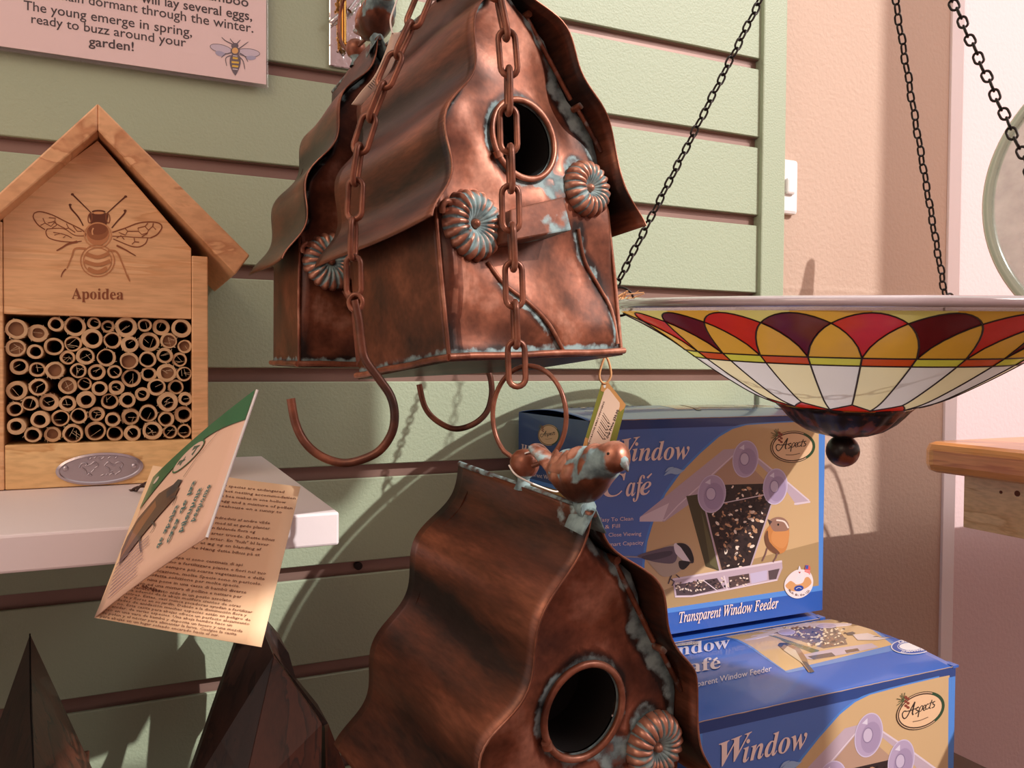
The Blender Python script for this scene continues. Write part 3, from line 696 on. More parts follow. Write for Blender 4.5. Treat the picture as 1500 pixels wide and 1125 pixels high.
def make_birdhouse(label,loc,rot,group='crooked copper bird houses'):
    root=thing('bird_house',label,'bird house',loc,group)
    pat=lambda v,a,b:(a,b,0,1)
    # roof panels
    for sd in (-1,1):
        mb=MB(); mb.grid(lambda u,v:roofpt(sd,u,v),18,72)
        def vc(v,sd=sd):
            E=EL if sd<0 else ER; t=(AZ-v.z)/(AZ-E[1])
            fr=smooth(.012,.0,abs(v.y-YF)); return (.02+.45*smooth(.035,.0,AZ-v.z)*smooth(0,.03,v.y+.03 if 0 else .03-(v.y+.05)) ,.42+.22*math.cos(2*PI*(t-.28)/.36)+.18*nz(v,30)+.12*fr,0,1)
        obj('roof_panel',mb,M['copper_roof'],root,vcol=vc,solid=.0009)
        mb=MB(); mb.tube([roofpt(sd,0,k/48) for k in range(49)],.00055,6); obj('roof_edge',mb,M['copper_rod'],root,vcol=lambda v:(.1,.85,0,1))
    # ridge cap
    mb=MB(); mb.tube([(AX,YF,AZ),(AX,-.02,AZ+.0006),(AX,.02,AZ),(AX,YB,AZ)],.0016,8); obj('ridge_cap',mb,M['copper'],root,vcol=lambda v:(.55,.5,0,1))
    # front plate: loops from the hole to the outline
    mb=MB(); na,nr=128,26
    cor=[math.atan2(z-HZ,x) for x,z in GP]
    angs=sorted(set([round(-PI+2*PI*k/na,5) for k in range(na)]+[round(a,5) for a in cor]))
    na=len(angs); D_=[ray_out(0,HZ,a) for a in angs]
    def fp(i,j):
        a=angs[i]; t=j/nr; r=HR*.97+(D_[i]-HR*.97)*t**1.0; x,z=r*math.cos(a),HZ+r*math.sin(a)
        return (x,front_y(x,z,1-smooth(.93,1,t)),z)
    vs=[fp(i,j) for j in range(nr+1) for i in range(na)]
    mb.add(vs,[(j*na+i,j*na+(i+1)%na,(j+1)*na+(i+1)%na,(j+1)*na+i) for j in range(nr) for i in range(na)],None,True)
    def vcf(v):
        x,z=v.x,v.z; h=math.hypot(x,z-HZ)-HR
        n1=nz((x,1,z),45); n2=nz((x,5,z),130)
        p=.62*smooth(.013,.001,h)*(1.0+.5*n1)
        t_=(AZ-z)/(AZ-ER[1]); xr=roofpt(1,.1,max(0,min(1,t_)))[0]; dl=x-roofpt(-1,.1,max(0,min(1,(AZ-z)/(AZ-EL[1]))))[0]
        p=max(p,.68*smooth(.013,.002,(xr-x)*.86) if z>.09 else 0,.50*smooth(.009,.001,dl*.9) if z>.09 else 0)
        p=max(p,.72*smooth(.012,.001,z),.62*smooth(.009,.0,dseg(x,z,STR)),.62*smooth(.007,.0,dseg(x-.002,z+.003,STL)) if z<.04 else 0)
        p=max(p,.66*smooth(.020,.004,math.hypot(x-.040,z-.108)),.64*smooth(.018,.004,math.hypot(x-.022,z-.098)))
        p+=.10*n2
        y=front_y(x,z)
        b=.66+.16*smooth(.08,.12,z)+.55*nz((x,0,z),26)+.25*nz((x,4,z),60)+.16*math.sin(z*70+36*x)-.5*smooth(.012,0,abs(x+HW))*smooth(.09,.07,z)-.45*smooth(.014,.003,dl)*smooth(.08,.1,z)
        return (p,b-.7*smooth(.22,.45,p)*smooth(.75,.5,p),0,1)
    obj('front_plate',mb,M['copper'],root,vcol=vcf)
    # inner tube of the entrance, coloured black for the shade inside the closed house
    mb=MB(); mb.grid(lambda u,v:(HR*.97*math.cos(2*PI*u),-HD+.001+.03*v,HZ+HR*.97*math.sin(2*PI*u)),40,2,closeu=True)
    mb.add([(HR*math.cos(2*PI*k/40),-HD+.031,HZ+HR*math.sin(2*PI*k/40)) for k in range(40)],[list(range(40))])
    obj('entrance_hole',mb,M['black'],root)
    mb=MB(); mb.tube([((HR+.0012)*math.cos(a),-HD-.0022,HZ+(HR+.0012)*math.sin(a)) for a in [2*PI*k/56 for k in range(56)]],.0018,10,closed=True)
    mb.tube([(-.0200,-HD-.003,HZ-.0130),(-.0216,-HD-.0034,HZ-.0098)],.0026,8)
    obj('entrance_ring',mb,M['copper_rod'],root,vcol=lambda v:(.08,.85+.2*nz(v,80),0,1))
    # side walls, back, bottom
    for sd in (-1,1):
        mb=MB(); zt=.088 if sd<0 else .084
        mb.grid(lambda u,v:(sd*(HW+.0016*math.sin(PI*u)*math.sin(PI*v)),-HD+2*HD*u,zt*v),20,12)
        obj('side_wall',mb,M['copper'],root,vcol=lambda v:(.9*smooth(.010,.002,v.z),.55+.25*nz((v.y,0,v.z*.4),40)-.3*smooth(.03,.0,.085-v.z),0,1),solid=.0008)
    mb=MB(); mb.add([(x,HD,z) for x,z in GP],[list(range(len(GP)))]); obj('back_plate',mb,M['copper'],root,vcol=lambda v:(.1,.3,0,1))
    mb=MB(); mb.box((-HW-.001,-HD-.001,-.0012),(HW+.001,HD+.001,.0002)); obj('bottom_plate',mb,M['copper'],root,vcol=lambda v:(.2,.25,0,1))
    mb=MB(); e=.0018
    cs=[(-HW-e,-HD-e),(HW+e,-HD-e),(HW+e,HD+e),(-HW-e,HD+e)]
    for i in range(4):
        a,b=cs[i],cs[(i+1)%4]; mb.tube([(a[0]+(b[0]-a[0])*k/8,a[1]+(b[1]-a[1])*k/8,.0012+.0003*math.sin(k*1.7+i)) for k in range(9)],.0019,8)
    obj('base_rim',mb,M['copper_rod'],root,vcol=lambda v:(.12,.8+.25*nz(v,50),0,1))
    for sx in (-1,1):
        mb=MB(); mb.tube([(sx*(HW+.0006),-HD-.0004,.002),(sx*(HW+.001),-HD-.0006,.045),(sx*(HW+.0004),-HD-.0004,.086)],.0012,6); obj('corner_seam',mb,M['copper_rod'],root,vcol=lambda v:(.15,.75,0,1))
    # perch box
    mb=MB(); yb=-HD+.001; yf=-HD-.022
    P=[(-.0373,.0753),(.0075,.0857),(.0112,.0673),(-.0393,.0584)]
    P=[(x+.006 if i in(0,3) else x,z) for i,(x,z) in enumerate(P)]
    mb.prism([(x,yb,z) for x,z in P],(0,yf-yb,0)); obj('perch_box',mb,M['copper'],root,vcol=lambda v:(.12+.6*smooth(.006,.011,v.x),.52+.2*nz(v,60),0,1),bevel=.001)
    # stems
    for P in (STL,STR):
        c=catmull([(x,front_y(x,z)-.0006,z) for x,z in P],5); mb=MB(); mb.tube(c,.0012,7); obj('flower_stem',mb,M['copper_rod'],root,vcol=lambda v:(.1,.8,0,1))
    # two rods along the right roof slope, with pegs
    for P in (((.0090,.1960),(.0385,.152)),((.0430,.148),(.0600,.1234))):
        mb=MB(); mb.tube([(x,-HD-.0035,z) for x,z in P],.0014,7); mb.tube([(P[0][0],-HD,P[0][1]),(P[0][0],-HD-.007,P[0][1])],.0021,7)
        obj('roof_rod',mb,M['copper_rod'],root,vcol=lambda v:(.36,.6+.2*nz(v,70),0,1))
    flower('flower',-.0435,.0705,-HD-.003,.0182,root); flower('flower',.0440,.0985,-HD-.003,.0162,root,.4)
    for x,z,dx,dz_ in ((-.0620,.0815,-.006,.002),):
        mb=MB(); mb.tube(catmull([(-.055,-HD-.004,.078),(-.060,-HD-.007,.081),(-.063,-HD-.006,.079),(-.062,-HD-.004,.076)],4),.0018,7); obj('flower_curl',mb,M['copper_rod'],root,vcol=lambda v:(.1,.9,0,1))
    # ball and ring
    by,bz=-.0056,AZ+.0115
    mb=MB(); mb.lathe([(.0046,-.0125),(.0030,-.0085),(.0032,-.0065),(.0060,-.0045),(.0073,-.0015),(.0075,.001),(.0068,.0042),(.0045,.0066),(.0018,.0076),(0,.0077)],24)
    mb.v=[Vector((AX+p.x,by+p.y,bz+p.z)) for p in mb.v]
    obj('ball_knob',mb,M['copper'],root,vcol=lambda v:(.75*smooth(bz-.002,bz-.008,v.z),.78,0,1))
    # wire ring through the ball
    rc=.0262; mb=MB(); rotv=.5
    pts=[]
    for k in range(44):
        a=math.radians(-68+k*(316/43)); pts.append((AX+rc*math.cos(a)*math.sin(rotv)*.55, by-rc*math.cos(a)*math.cos(rotv)*1.0, bz+rc*.93+rc*.95*math.sin(a)))
    pts=[(AX,by-.007,bz+.0005)]+pts[2:-2]+[(AX,by+.007,bz+.0005)]
    mb.tube(pts,.00125,8); obj('hanging_ring',mb,M['copper_rod'],root,vcol=lambda v:(.05,.55,0,1))
    # bird: lofted body, head towards -y
    SEC=[(y,z,w,h,0) for y,z,h,w in ((-.0112,.2428,.0022,.0036),(-.0118,.2427,.0032,.0050),(-.018,.2404,.0036,.0050),(-.024,.2380,.0038,.0050),(-.0295,.2358,.0043,.0052),(-.0325,.2360,.0064,.0066),(-.0365,.2368,.0082,.0086),(-.042,.2366,.0102,.0102),(-.050,.2364,.0122,.0114),(-.058,.2372,.0128,.0114),(-.0645,.2402,.0114,.0102),(-.070,.2445,.0090,.0084),(-.0745,.2474,.0078,.0074),(-.079,.2486,.0068,.0066),(-.0825,.2482,.0048,.0046),(-.0842,.2476,.0022,.0022),(-.0846,.2474,.0008,.0008))]
    SEC=[(-.0148+(a+.0112)*.92,b,c,d*(1 if a<-.031 else .8),e) for a,b,c,d,e in SEC]
    cc=catmull([(a,b,0) for a,b,*_ in SEC],5); rr=catmull([(c,d,0) for _,_,c,d,_e in SEC],5)
    mb=MB(); ns=24; vs=[]
    for i,(p,r_) in enumerate(zip(cc,rr)):
        for k in range(ns):
            a=2*PI*k/ns; s_=1
            yy=p.x; sx=math.cos(a)*r_.x; sz=math.sin(a)*r_.y
            scal=.0019*abs(math.sin(yy*280+abs(sx)*170))*abs(math.sin(sz*330+yy*160+.6))*(1 if -.068<yy<-.040 else 0)*(1 if sz>-.004 else 0)
            l=math.hypot(sx,sz) or 1
            vs.append((AX+sx*(1+scal/l),yy,p.y+sz*(1+scal/l)+(.35 if 0 else 0)))
    n=len(cc)
    mb.add(vs,[(i*ns+k,i*ns+(k+1)%ns,(i+1)*ns+(k+1)%ns,(i+1)*ns+k) for i in range(n-1) for k in range(ns)],None,True)
    mb.add(vs[:ns],[list(range(ns))]); 
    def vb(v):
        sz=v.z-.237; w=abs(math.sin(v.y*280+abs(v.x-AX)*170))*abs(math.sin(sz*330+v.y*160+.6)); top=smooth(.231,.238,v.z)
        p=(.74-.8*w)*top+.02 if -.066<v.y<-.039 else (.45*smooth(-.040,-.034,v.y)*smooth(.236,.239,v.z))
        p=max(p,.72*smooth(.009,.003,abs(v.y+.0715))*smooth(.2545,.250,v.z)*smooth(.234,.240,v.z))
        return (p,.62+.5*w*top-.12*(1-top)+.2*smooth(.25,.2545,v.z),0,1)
    bd=obj('bird',mb,M['copper'],root,vcol=vb)
    mb=MB(); mb.tube([(AX,-.0805,.2478),(AX,-.0832,.2460),(AX,-.0848,.2440)],[.0028,.0016,.0003],8); obj('beak',mb,M['copper_rod'],bd,vcol=lambda v:(.5,.5,0,1))
    for sx in (-1,1):
        # folded wing as a shallow raised lobe
        mb=MB(); mb.grid(lambda u,v:(AX+sx*(.0104+.0022*math.sin(PI*u)*math.sin(PI*v)-.0032*abs(2*u-1)**2-.004*abs(v-.35)),-.064+.028*u,.2325+.0125*v+.003*(1-u)+.0012*math.sin(u*18)*v),16,8)
        obj('wing',mb,M['copper'],bd,vcol=lambda v:(.50*(1-abs(math.sin(v.y*300+v.z*200)))+.1,.85,0,1),solid=.0006)
        mb=MB(); mb.grid(lambda u,v:(AX+sx*.0048+sx*.0014*math.sin(v*PI/2),-.0776+.0013*math.cos(2*PI*u)*math.cos(v*PI/2),.2503+.0013*math.sin(2*PI*u)*math.cos(v*PI/2)),10,4,closeu=True); obj('eye',mb,M['iron'],bd)
    mb=MB(); mb.tube(catmull([(AX,-.054,.229),(AX,-.054,.2255),(AX,-.056,.223),(AX,-.060,.2225)],4),[.005]*4+[.0036]*5+[.0042]*4,10); 
    mb.grid(lambda u,v:(AX+(u-.5)*.013*(1-.3*v),-.0655+.016*v,AZ+.0020-abs(u-.5)*.022),6,4)
    obj('bird_foot_plate',mb,M['copper'],root,vcol=lambda v:(.85,.5,0,1),solid=.0006)
    root.rotation_mode='QUATERNION'
    a,b,c=rot
    Mx=Matrix.Rotation(a,3,'Z')@Matrix.Rotation(b,3,'X')@Matrix.Rotation(c,3,'Y')
    root.rotation_quaternion=Mx.to_quaternion()
    return root
UL=(Vector((.1975,.4571,1.4994)),(.2413,-.1111,-.0396)); LL=(Vector((.1814,.389,1.2176)),(.1156,.0671,.0323))
h1=make_birdhouse('large copper bird house hanging at top, front plate lit by sun behind a copper chain',*UL)
def pose(root,loc,rot):
    a,b,c=rot; root.location=loc; root.rotation_mode='QUATERNION'
    root.rotation_quaternion=(Matrix.Rotation(a,3,'Z')@Matrix.Rotation(b,3,'X')@Matrix.Rotation(c,3,'Y')).to_quaternion()
h2=copy_tree(h1); h2['label']='lowest copper bird house, in shade at bottom, its ridge bird before blue box'; pose(h2,*LL)
h3=copy_tree(h1); h3['label']='rear copper bird house at upper left, half hidden behind the large sunlit one'; pose(h3,Vector((.1640,.6110,1.4985)),(.0263,.0066,.0025))
def inhouse(root,p):
    Mx=root.rotation_quaternion.to_matrix(); return root.location+Mx@Vector(p)

# ================================================================== COPPER CHAINS AND HOOKS
def link_mb(Lh,Wh,r,seg=9):
    mb=MB(); R_=Wh-r; s_=Lh-Wh; P=[]
    for k in range(9): a=PI*k/8; P.append((R_*math.cos(a),0,s_+R_*math.sin(a)))
    for k in range(9): a=PI+PI*k/8; P.append((R_*math.cos(a),0,-s_+R_*math.sin(a)))
    Q=[]
    for i,p in enumerate(P):
        Q.append(p)
    mb.tube(Q,r,seg,closed=True); return mb
def chain(name,label,cat,pts,mb,mt,parent=None,spin=.35,vcol=None,name_part='link',align=None):
    """pts: link centres; alternate links are turned by 90 degrees"""
    root=thing(name,label,cat,pts[0])
    first=None
    for i,p in enumerate(pts):
        p=Vector(p); a=Vector(pts[max(0,i-1)]); b=Vector(pts[min(len(pts)-1,i+1)]); t=(a-b).normalized()
        x=Vector((math.cos(spin),math.sin(spin),0)) if i%2==0 else Vector((-math.sin(spin),math.cos(spin),0))
        x=(x-t*x.dot(t)).normalized(); y=t.cross(x)
        if first is None: o=first=obj(name_part,mb,mt,root,vcol=vcol)
        else: o=first.copy(); COL.objects.link(o)
        mm=Matrix((x,y,t)).transposed().to_4x4(); mm.translation=p-root.location; o.matrix_local=mm
        o.parent=root; o.matrix_parent_inverse=Matrix()
    return root
lk=link_mb(.0128,.0058,.00155)
vl=lambda v:(.08,.62+.25*nz(v,90),0,1)
zc=.405
P=[atz(700,-145,zc),atz(708,-90,zc),atz(721,-33,zc),atz(736,24,zc),atz(744,78,zc),atz(745,133,zc),atz(745,190,zc),atz(748,247,zc),atz(748,305,zc),atz(751,362,zc),atz(753,417,zc),atz(755,475,zc),atz(757,533,zc)]
chain('copper_chain','copper chain hanging before the large house front and holding the lower bird house','chain',P,lk,M['copper_rod'],vcol=vl,spin=-.25)
zc=.392
P=[atz(652,-90,zc+.012),atz(632,-38,zc+.008),atz(613,14,zc+.006),atz(592,58,zc+.004),atz(571,103,zc),atz(552,149,zc),atz(534,196,zc),atz(523,241,zc),atz(520,292,zc),atz(517,350,zc),atz(518,405,zc)]
chain('copper_chain','copper chain hanging before left roof slope, ending in the long open hook','chain',P,link_mb(.0110,.0050,.00145),M['copper_rod'],vcol=vl,spin=-.55)
def hook(label,pxs,z,r,eye=None):
    root=thing('open_hook',label,'hook',atz(*pxs[0],z))
    mb=MB(); c=catmull([atz(x,y,z) for x,y in pxs],7); mb.tube(c,r,10); obj('hook_wire',mb,M['copper_rod'],root,world=True,vcol=lambda v:(.05,.45+.3*nz(v,60),0,1))
    if eye:
        mb=MB(); ex,ey=eye; e_=atz(ex,ey,z); mb.tube([e_+R3*(.0032*math.cos(a))+U3*(.0038*math.sin(a)) for a in [2*PI*k/18 for k in range(18)]],.0013,8,closed=True)
        obj('hook_eye',mb,M['copper_rod'],root,world=True,vcol=lambda v:(.25,.7,0,1))
        # flat back strip of the shank
        mb=MB(); mb.prism([atz(513,438,z+.003),atz(527,438,z+.003),atz(531,520,z+.003),atz(522,536,z+.003)],_f*.001); obj('hook_shank',mb,M['copper_rod'],root,world=True,vcol=lambda v:(.1,.5,0,1))
    return root
hook('large open copper hook hanging below the left chain over green slats',[(520,440),(526,470),(530,505),(536,528),(556,556),(572,580),(578,606),(574,634),(556,660),(528,674),(500,678),(470,668),(447,648),(433,620),(426,584)],zc-.002,.0021,(521,443))
hook('smaller open copper hook showing below the large bird house, right of the big hook',[(700,420),(706,470),(712,530),(719,556),(720,580),(712,605),(692,622),(665,628),(638,615),(622,595),(614,563)],.60,.0022)
P=[atz(698,405-26*i,.60) for i in range(12)]
chain('copper_chain','copper chain hidden behind the large bird house, carrying the smaller hook','chain',P,link_mb(.0098,.0045,.0013),M['copper_rod'],vcol=vl)

# strings, price tag strip on the left chain
def curve_thing(name,label,cat,pts,r,mt):
    mb=MB(); mb.tube(catmull(pts,8),r,6); o=obj(name,mb,mt,None,loc=pts[0]); return tag(o,label,cat)
pg=thing('price_tag','narrow pale price strip with barcode on a white string beside the left chain','price tag',atz(588,50,.41))
edgeL=[(574,48),(563,80),(548,112),(530,133),(515,153)]; edgeR=[(588,47),(582,75),(571,104),(552,128),(528,155)]
eL=catmull([(a,b,0) for a,b in edgeL],5); eR=catmull([(a,b,0) for a,b in edgeR],5)
mb=MB(); n=len(eL); vs=[atz(p.x,p.y,.412) for p in eL]+[atz(p.x,p.y,.417) for p in eR]
mb.add(vs,[(i,i+1,n+i+1,n+i) for i in range(n-1)],None,True); obj('paper_strip',mb,mat('tag_paper',L(232,206,184),.6),pg,world=True,solid=.0003)
A=Art(lambda x,y,h:atz(x,y,.4135-h*2)-_f*.0008)
for i in range(6): A.line([(539+i*2.2,126-i*2.6),(545+i*2.2,131.5-i*2.6)],1.0,L(40,30,30))
obj('barcode',A.mb,M['printm'],pg,world=True)
mb=MB(); mb.tube(catmull([atz(575,49,.412),atz(572,30,.414),atz(578,10,.42),atz(588,-20,.43),atz(600,-60,.44)],8),.0005,6); obj('tag_string',mb,M['string'],pg,world=True)
bl=inhouse(h2,(AX,-.0056,AZ+.012))
curve_thing('string_loop','white string looped round the ball knob of the lowest bird house','string',[bl-R3*.0078-U3*.0005-_f*.004,bl-R3*.004-U3*.005-_f*.0085,bl+R3*.006-U3*.010-_f*.008,bl+R3*.0165-U3*.0135-_f*.003,bl+R3*.0155-U3*.006,bl+R3*.012+U3*.001,bl+R3*.006+U3*.0062-_f*.003,bl+U3*.0055-_f*.006],.00045,M['string'])

# green bordered tag
zt=.53
q=lambda x,y:(840+x/7.5,550+y/7.5)
tg=thing('hang_tag','green bordered swing tag with barcode hanging over the blue box behind the copper bird','tag',atz(*q(340,80),zt))
mb=MB(); poly=[(310,80),(385,80),(575,320),(460,770),(400,1010),(60,960),(100,790)]
mb.prism([atz(*q(x,y),zt) for x,y in poly],_f*.0006); obj('tag_card',mb,mat('tag_green',L(132,132,52),.5),tg,world=True)
A=Art(lambda x,y,h:atz(*q(x,y),zt-h))
OR=L(206,150,88)
A.poly([(310,80),(385,80),(575,320),(560,360),(510,400),(470,250),(400,170),(330,180),(300,170)],OR); A.poly([(130,680),(160,690),(150,800),(170,980),(62,958),(100,790)],OR)
A.poly([(372,138),(400,160),(508,300),(508,340),(420,640),(330,990),(175,960),(160,720),(240,480),(340,170)],L(238,206,180),0)
for i in range(9):
    t=i/8; x,y=262+66*t,610-200*t; A.line([(x,y),(x+66,y+96)],[9,4,7,3,9,5,3,8,5][i],L(70,50,44))
A.text('0 7 2 0 4 7',(350,712),(410,520),26,L(60,45,40),up=(-.9,-.4),bold=.03,res=1)
A.text('Our Price $30.00',(378,700),(500,380),24,L(60,45,40),up=(-.9,-.4),bold=.05,res=1)
A.text('DECORATIVE BIRDS HANGING',(168,780),(345,290),18,L(90,66,56),up=(-.9,-.35),bold=.03,res=1)
A.ell(343,114,14,24,L(235,230,215))
obj('tag_print',A.mb,M['printm'],tg,world=True)
mb=MB(); mb.tube(catmull([atz(*q(x,y),zt) for x,y in ((343,90),(300,60),(285,0),(300,-80),(330,-170),(350,-210),(380,-170),(405,-80),(412,0),(385,60))],6,True),.0008,6,closed=True); obj('tag_cord',mb,M['twine'],tg,world=True)

# steel hook plate on the slats, upper left
hp=thing('hook_plate','shiny steel slat wall hook plate with brass arm, left of the rear bird house','hook plate',at(505,50,WY))
p0=at(481.5,97,WY-.003); p1=at(529,97,WY-.003)
mb=MB(); mb.box((p0.x,WY-.0035,p0.z),(p1.x,WY-.0005,p0.z+.12)); obj('steel_plate',mb,M['chrome'],hp,world=True,bevel=.0015)
a=at(505,66,WY-.004); b=at(503,30,WY-.03)
mb=MB(); mb.tube([at(503,64,WY-.012),at(503,20,WY-.012),at(503,-20,WY-.012)],.0034,12); obj('brass_arm',mb,M['brass'],hp,world=True)
mb=MB(); mb.tube([at(512,66,WY-.014),at(500,64,WY-.010)],.0028,10); obj('brass_tip',mb,M['brass'],hp,world=True)
mb=MB(); mb.tube([at(530,-6,WY-.012),at(512,16,WY-.012)],.003,8); mb.tube([at(484,34,WY-.007),at(500,22,WY-.010)],.003,8); obj('steel_arm',mb,M['chrome'],hp,world=True)

# ================================================================== GLASS BOWL
bc=atz(1243,447,.71)
bowl=thing('hanging_glass_bowl','stained glass pattern hanging bowl with red and amber petals, dark finial below','bowl',bc)
# tilt: side towards the camera lower
BR0=Matrix.Rotation(-YAW,3,'Z')
bowl.rotation_mode='QUATERNION'
bowl.rotation_quaternion=(BR0@Matrix.Rotation(math.radians(3.3),3,'X')@Matrix.Rotation(math.radians(-3),3,'Z')).to_quaternion()
PRO=[(.2015,.002),(.2015,-.002),(.196,-.0055),(.190,-.009),(.178,-.0145),(.166,-.021),(.150,-.0305),(.129,-.0455),(.110,-.058),(.092,-.069),(.078,-.077),(.063,-.083),(.05,-.087),(.03,-.090)]
def prz(r):
    P=PRO[1:]
    for (a,b),(c,d) in zip(P,P[1:]):
        if c<=r<=a: return b+(d-b)*(a-r)/(a-c)
    return P[-1][1] if r<P[-1][0] else P[0][1]
def przs(r): return sum(prz(r+k*.004) for k in (-1.5,-.5,.5,1.5))/4
def bs(th,r,h=.0010):   # th in units of one 15 degree cell
    a=th*PI/12; dz_=(przs(r+.001)-przs(r-.001))/.002; l=math.hypot(1,dz_); nr,nz_=(dz_/l,-1/l)
    rr=r+nr*h; return (rr*math.cos(a),rr*math.sin(a),przs(r)+nz_*h)
mb=MB(); rs=[.200-.150*k/50 for k in range(51)]
mb.lathe([(r,przs(r)) for r in rs]+[(.03,-.0895),(.0,-.090)],120); obj('bowl_glass',mb,M['glass_clear'],bowl,solid=.0014)
mb=MB(); mb.lathe([(.1965,.0030),(.2010,.0032),(.2040,.0012),(.2042,-.0020),(.2020,-.0042),(.1975,-.0045),(.1955,-.002),(.1955,.001),(.1965,.0030)],144); obj('bowl_rim',mb,mat('rim_glass',L(214,198,204),.12,trans=.35,coat=.6),bowl)
r0,r1_=.1385,.1935
def arch(t): t=max(0,min(2,t)); return r0+(r1_-r0)*max(0,math.sin(PI*t/2))**.83
G_=[]
def pane(lowf,upf,t0,t1,nu,nv):
    mb=MB(); mb.grid(lambda u,v:bs(t0+(t1-t0)*u, lowf(t0+(t1-t0)*u)*(1-v)+upf(t0+(t1-t0)*u)*v),nu,nv); return mb
CB,CH=.0585,.016
kinds=[(pane(lambda t:arch(abs(t)),lambda t:arch(1-abs(t)),-.5,.5,12,6),'p_dark','p_red'),
 (pane(lambda t:r0,lambda t:min(arch(t),arch(1-t)),0,1,12,6),'p_amber','p_amber'),
 (pane(lambda t:max(arch(t),arch(1-t)),lambda t:.1955,0,1,12,2),'p_amber','p_pale'),
 (pane(lambda t:.1300,lambda t:r0,0,1,6,1),'p_lime','p_orange'),
 (pane(lambda t:CB+CH*t,lambda t:.1297,0,1,6,12),'p_white',None),
 (pane(lambda t:CB+CH*(1-t),lambda t:.1297,0,1,6,12),None,'p_cream')]
for mbk,ma,mb_ in kinds:
    prot={}
    for k in range(24):
        key=ma if k%2==0 else mb_
        if key is None: continue
        if key not in prot:
            o=obj('pane',mbk,M[key],bowl); prot[key]=o
        else: o=prot[key].copy(); COL.objects.link(o)
        o.rotation_euler=(0,0,(k)*PI/12)
cusp=None
for k in range(12):
    if cusp is None: cusp=obj('pane',pane(lambda t:.047,lambda t:CB+CH*abs(t),-1,1,12,2),M['p_red'],bowl); o=cusp
    else: o=cusp.copy(); COL.objects.link(o)
    o.rotation_euler=(0,0,(2*k)*PI/12)
mb=MB()
def lead(f,t0,t1,n,w=.0011): mb.tube([bs(t0+(t1-t0)*k/n,f(t0+(t1-t0)*k/n),.0012) for k in range(n+1)],w*.62,4)
for k in range(24):
    lead(lambda t,k=k:arch(t-k),k,k+2,20)
    mb.tube([bs(k,r,.0012) for r in (r0,.1300)],.0007,4); e=CB+(CH if k%2 else 0)
    mb.tube([bs(k,.1300+(e-.1300)*j/10,.0012) for j in range(11)],.0007,4)
for r in (r0,.1300): lead(lambda t,r=r:r,0,24,120)
for k in range(12): lead(lambda t,k=k:CB+CH*abs(t-2*k),2*k-1,2*k+1,10)
lead(lambda t:.0475,0,24,72)
obj('leading',mb,M['lead'],bowl)
# finial cap and ball
mb=MB()
cp=[(.0525,-.0855),(.0545,-.0875),(.0500,-.0915),(.0460,-.0965),(.0400,-.1030),(.0320,-.1085),(.0230,-.1120),(.0130,-.1140),(.0090,-.1155)]
mb.lathe(cp,96,wob=lambda a,i:(.10*abs(math.cos(3*a+.4))**1.5-.04)*(1-i/9)+.035*math.sin(18*a)*(i>0)*math.sin(PI*i/9)); cap=obj('finial_cap',mb,M['bronze'],bowl)
mb=MB(); bzc=-.1275; mb.lathe([(.0075,-.1145)]+[(.0142*math.cos(a),bzc+.0142*math.sin(a)) for a in [math.radians(60-k*12.5) for k in range(13)]],28); obj('finial_ball',mb,M['bronze'],cap)
mb=MB(); mb.lathe([(.0,-.084),(.054,-.0835),(.0545,-.0875)],60); obj('gold_washer',mb,M['brass'],bowl)
bm=bowl.rotation_quaternion.to_matrix()
def onrim(adeg,r=.2035): a=math.radians(adeg); return bc+bm@Vector((r*math.cos(a),r*math.sin(a),0))
apex=atz(1262,-305,.71)
bl_mb=link_mb(.0058,.0040,.00095,7)
for nm,ang,pitch in (('black chain from left end of the glass bowl rim across the green slats',180,.0084),('thin black chain rising behind the glass bowl before the tan wall',42,.0088),('heavier looking black chain nearest the camera, right of the other bowl chains',-60,.0086)):
    s_=onrim(ang)+Vector((0,0,.010)); 
    if ang==42: s_=atz(1384,430,.842)
    if ang==-60: s_=atz(1596,440,.545)
    n=int((apex-s_).length/pitch); P=[s_+(apex-s_)*(k/n)+Vector((0,0,-.004*math.sin(PI*k/n)))+Vector((0,.0006*math.sin(k*1.7),0)) for k in range(n+1)][::-1]
    chain('black_chain',nm,'chain',P,bl_mb,M['iron'],spin=-YAW+(.5 if ang!=-60 else 1.0))
for ang in (180,42,-60):
    c_=onrim(ang,.199); mb=MB()
    mb.tube([Vector((.0125*math.cos(t)*math.cos(math.radians(ang)),.0125*math.cos(t)*math.sin(math.radians(ang)),.0125*math.sin(t))) for t in [2*PI*k/28 for k in range(28)]],.0011,7,closed=True)
    o=obj('rim_ring',mb,M['iron'],bowl); o.location=(.1975*math.cos(math.radians(ang)),.1975*math.sin(math.radians(ang)),.002)
mb=MB(); rnd=random.Random(5)
for i in range(9):
    a=rnd.random()*6; mb.tube(catmull([(-.1975+.004*math.cos(a+k),.006*math.sin(a+k*1.3),.004+.003*math.sin(k*2+a)) for k in range(4)]+[(-.1975+rnd.uniform(.003,.022),rnd.uniform(-.008,.008),.006+rnd.uniform(0,.006))],3),.0005,4)
obj('jute_knot',mb,M['twine'],bowl)
# the hook the bowl chains meet in
mb=MB(); mb.tube(catmull([apex+Vector((0,0,-.004)),apex+Vector((.010,0,.004)),apex+Vector((.0,0,.020)),apex+Vector((0,0,.3)),apex+Vector((0,0,.6))],8),.002,8); tag(obj('ceiling_hook',mb,M['iron'],None,loc=apex),'long black hook above the photo edge where the bowl chains meet','hook')

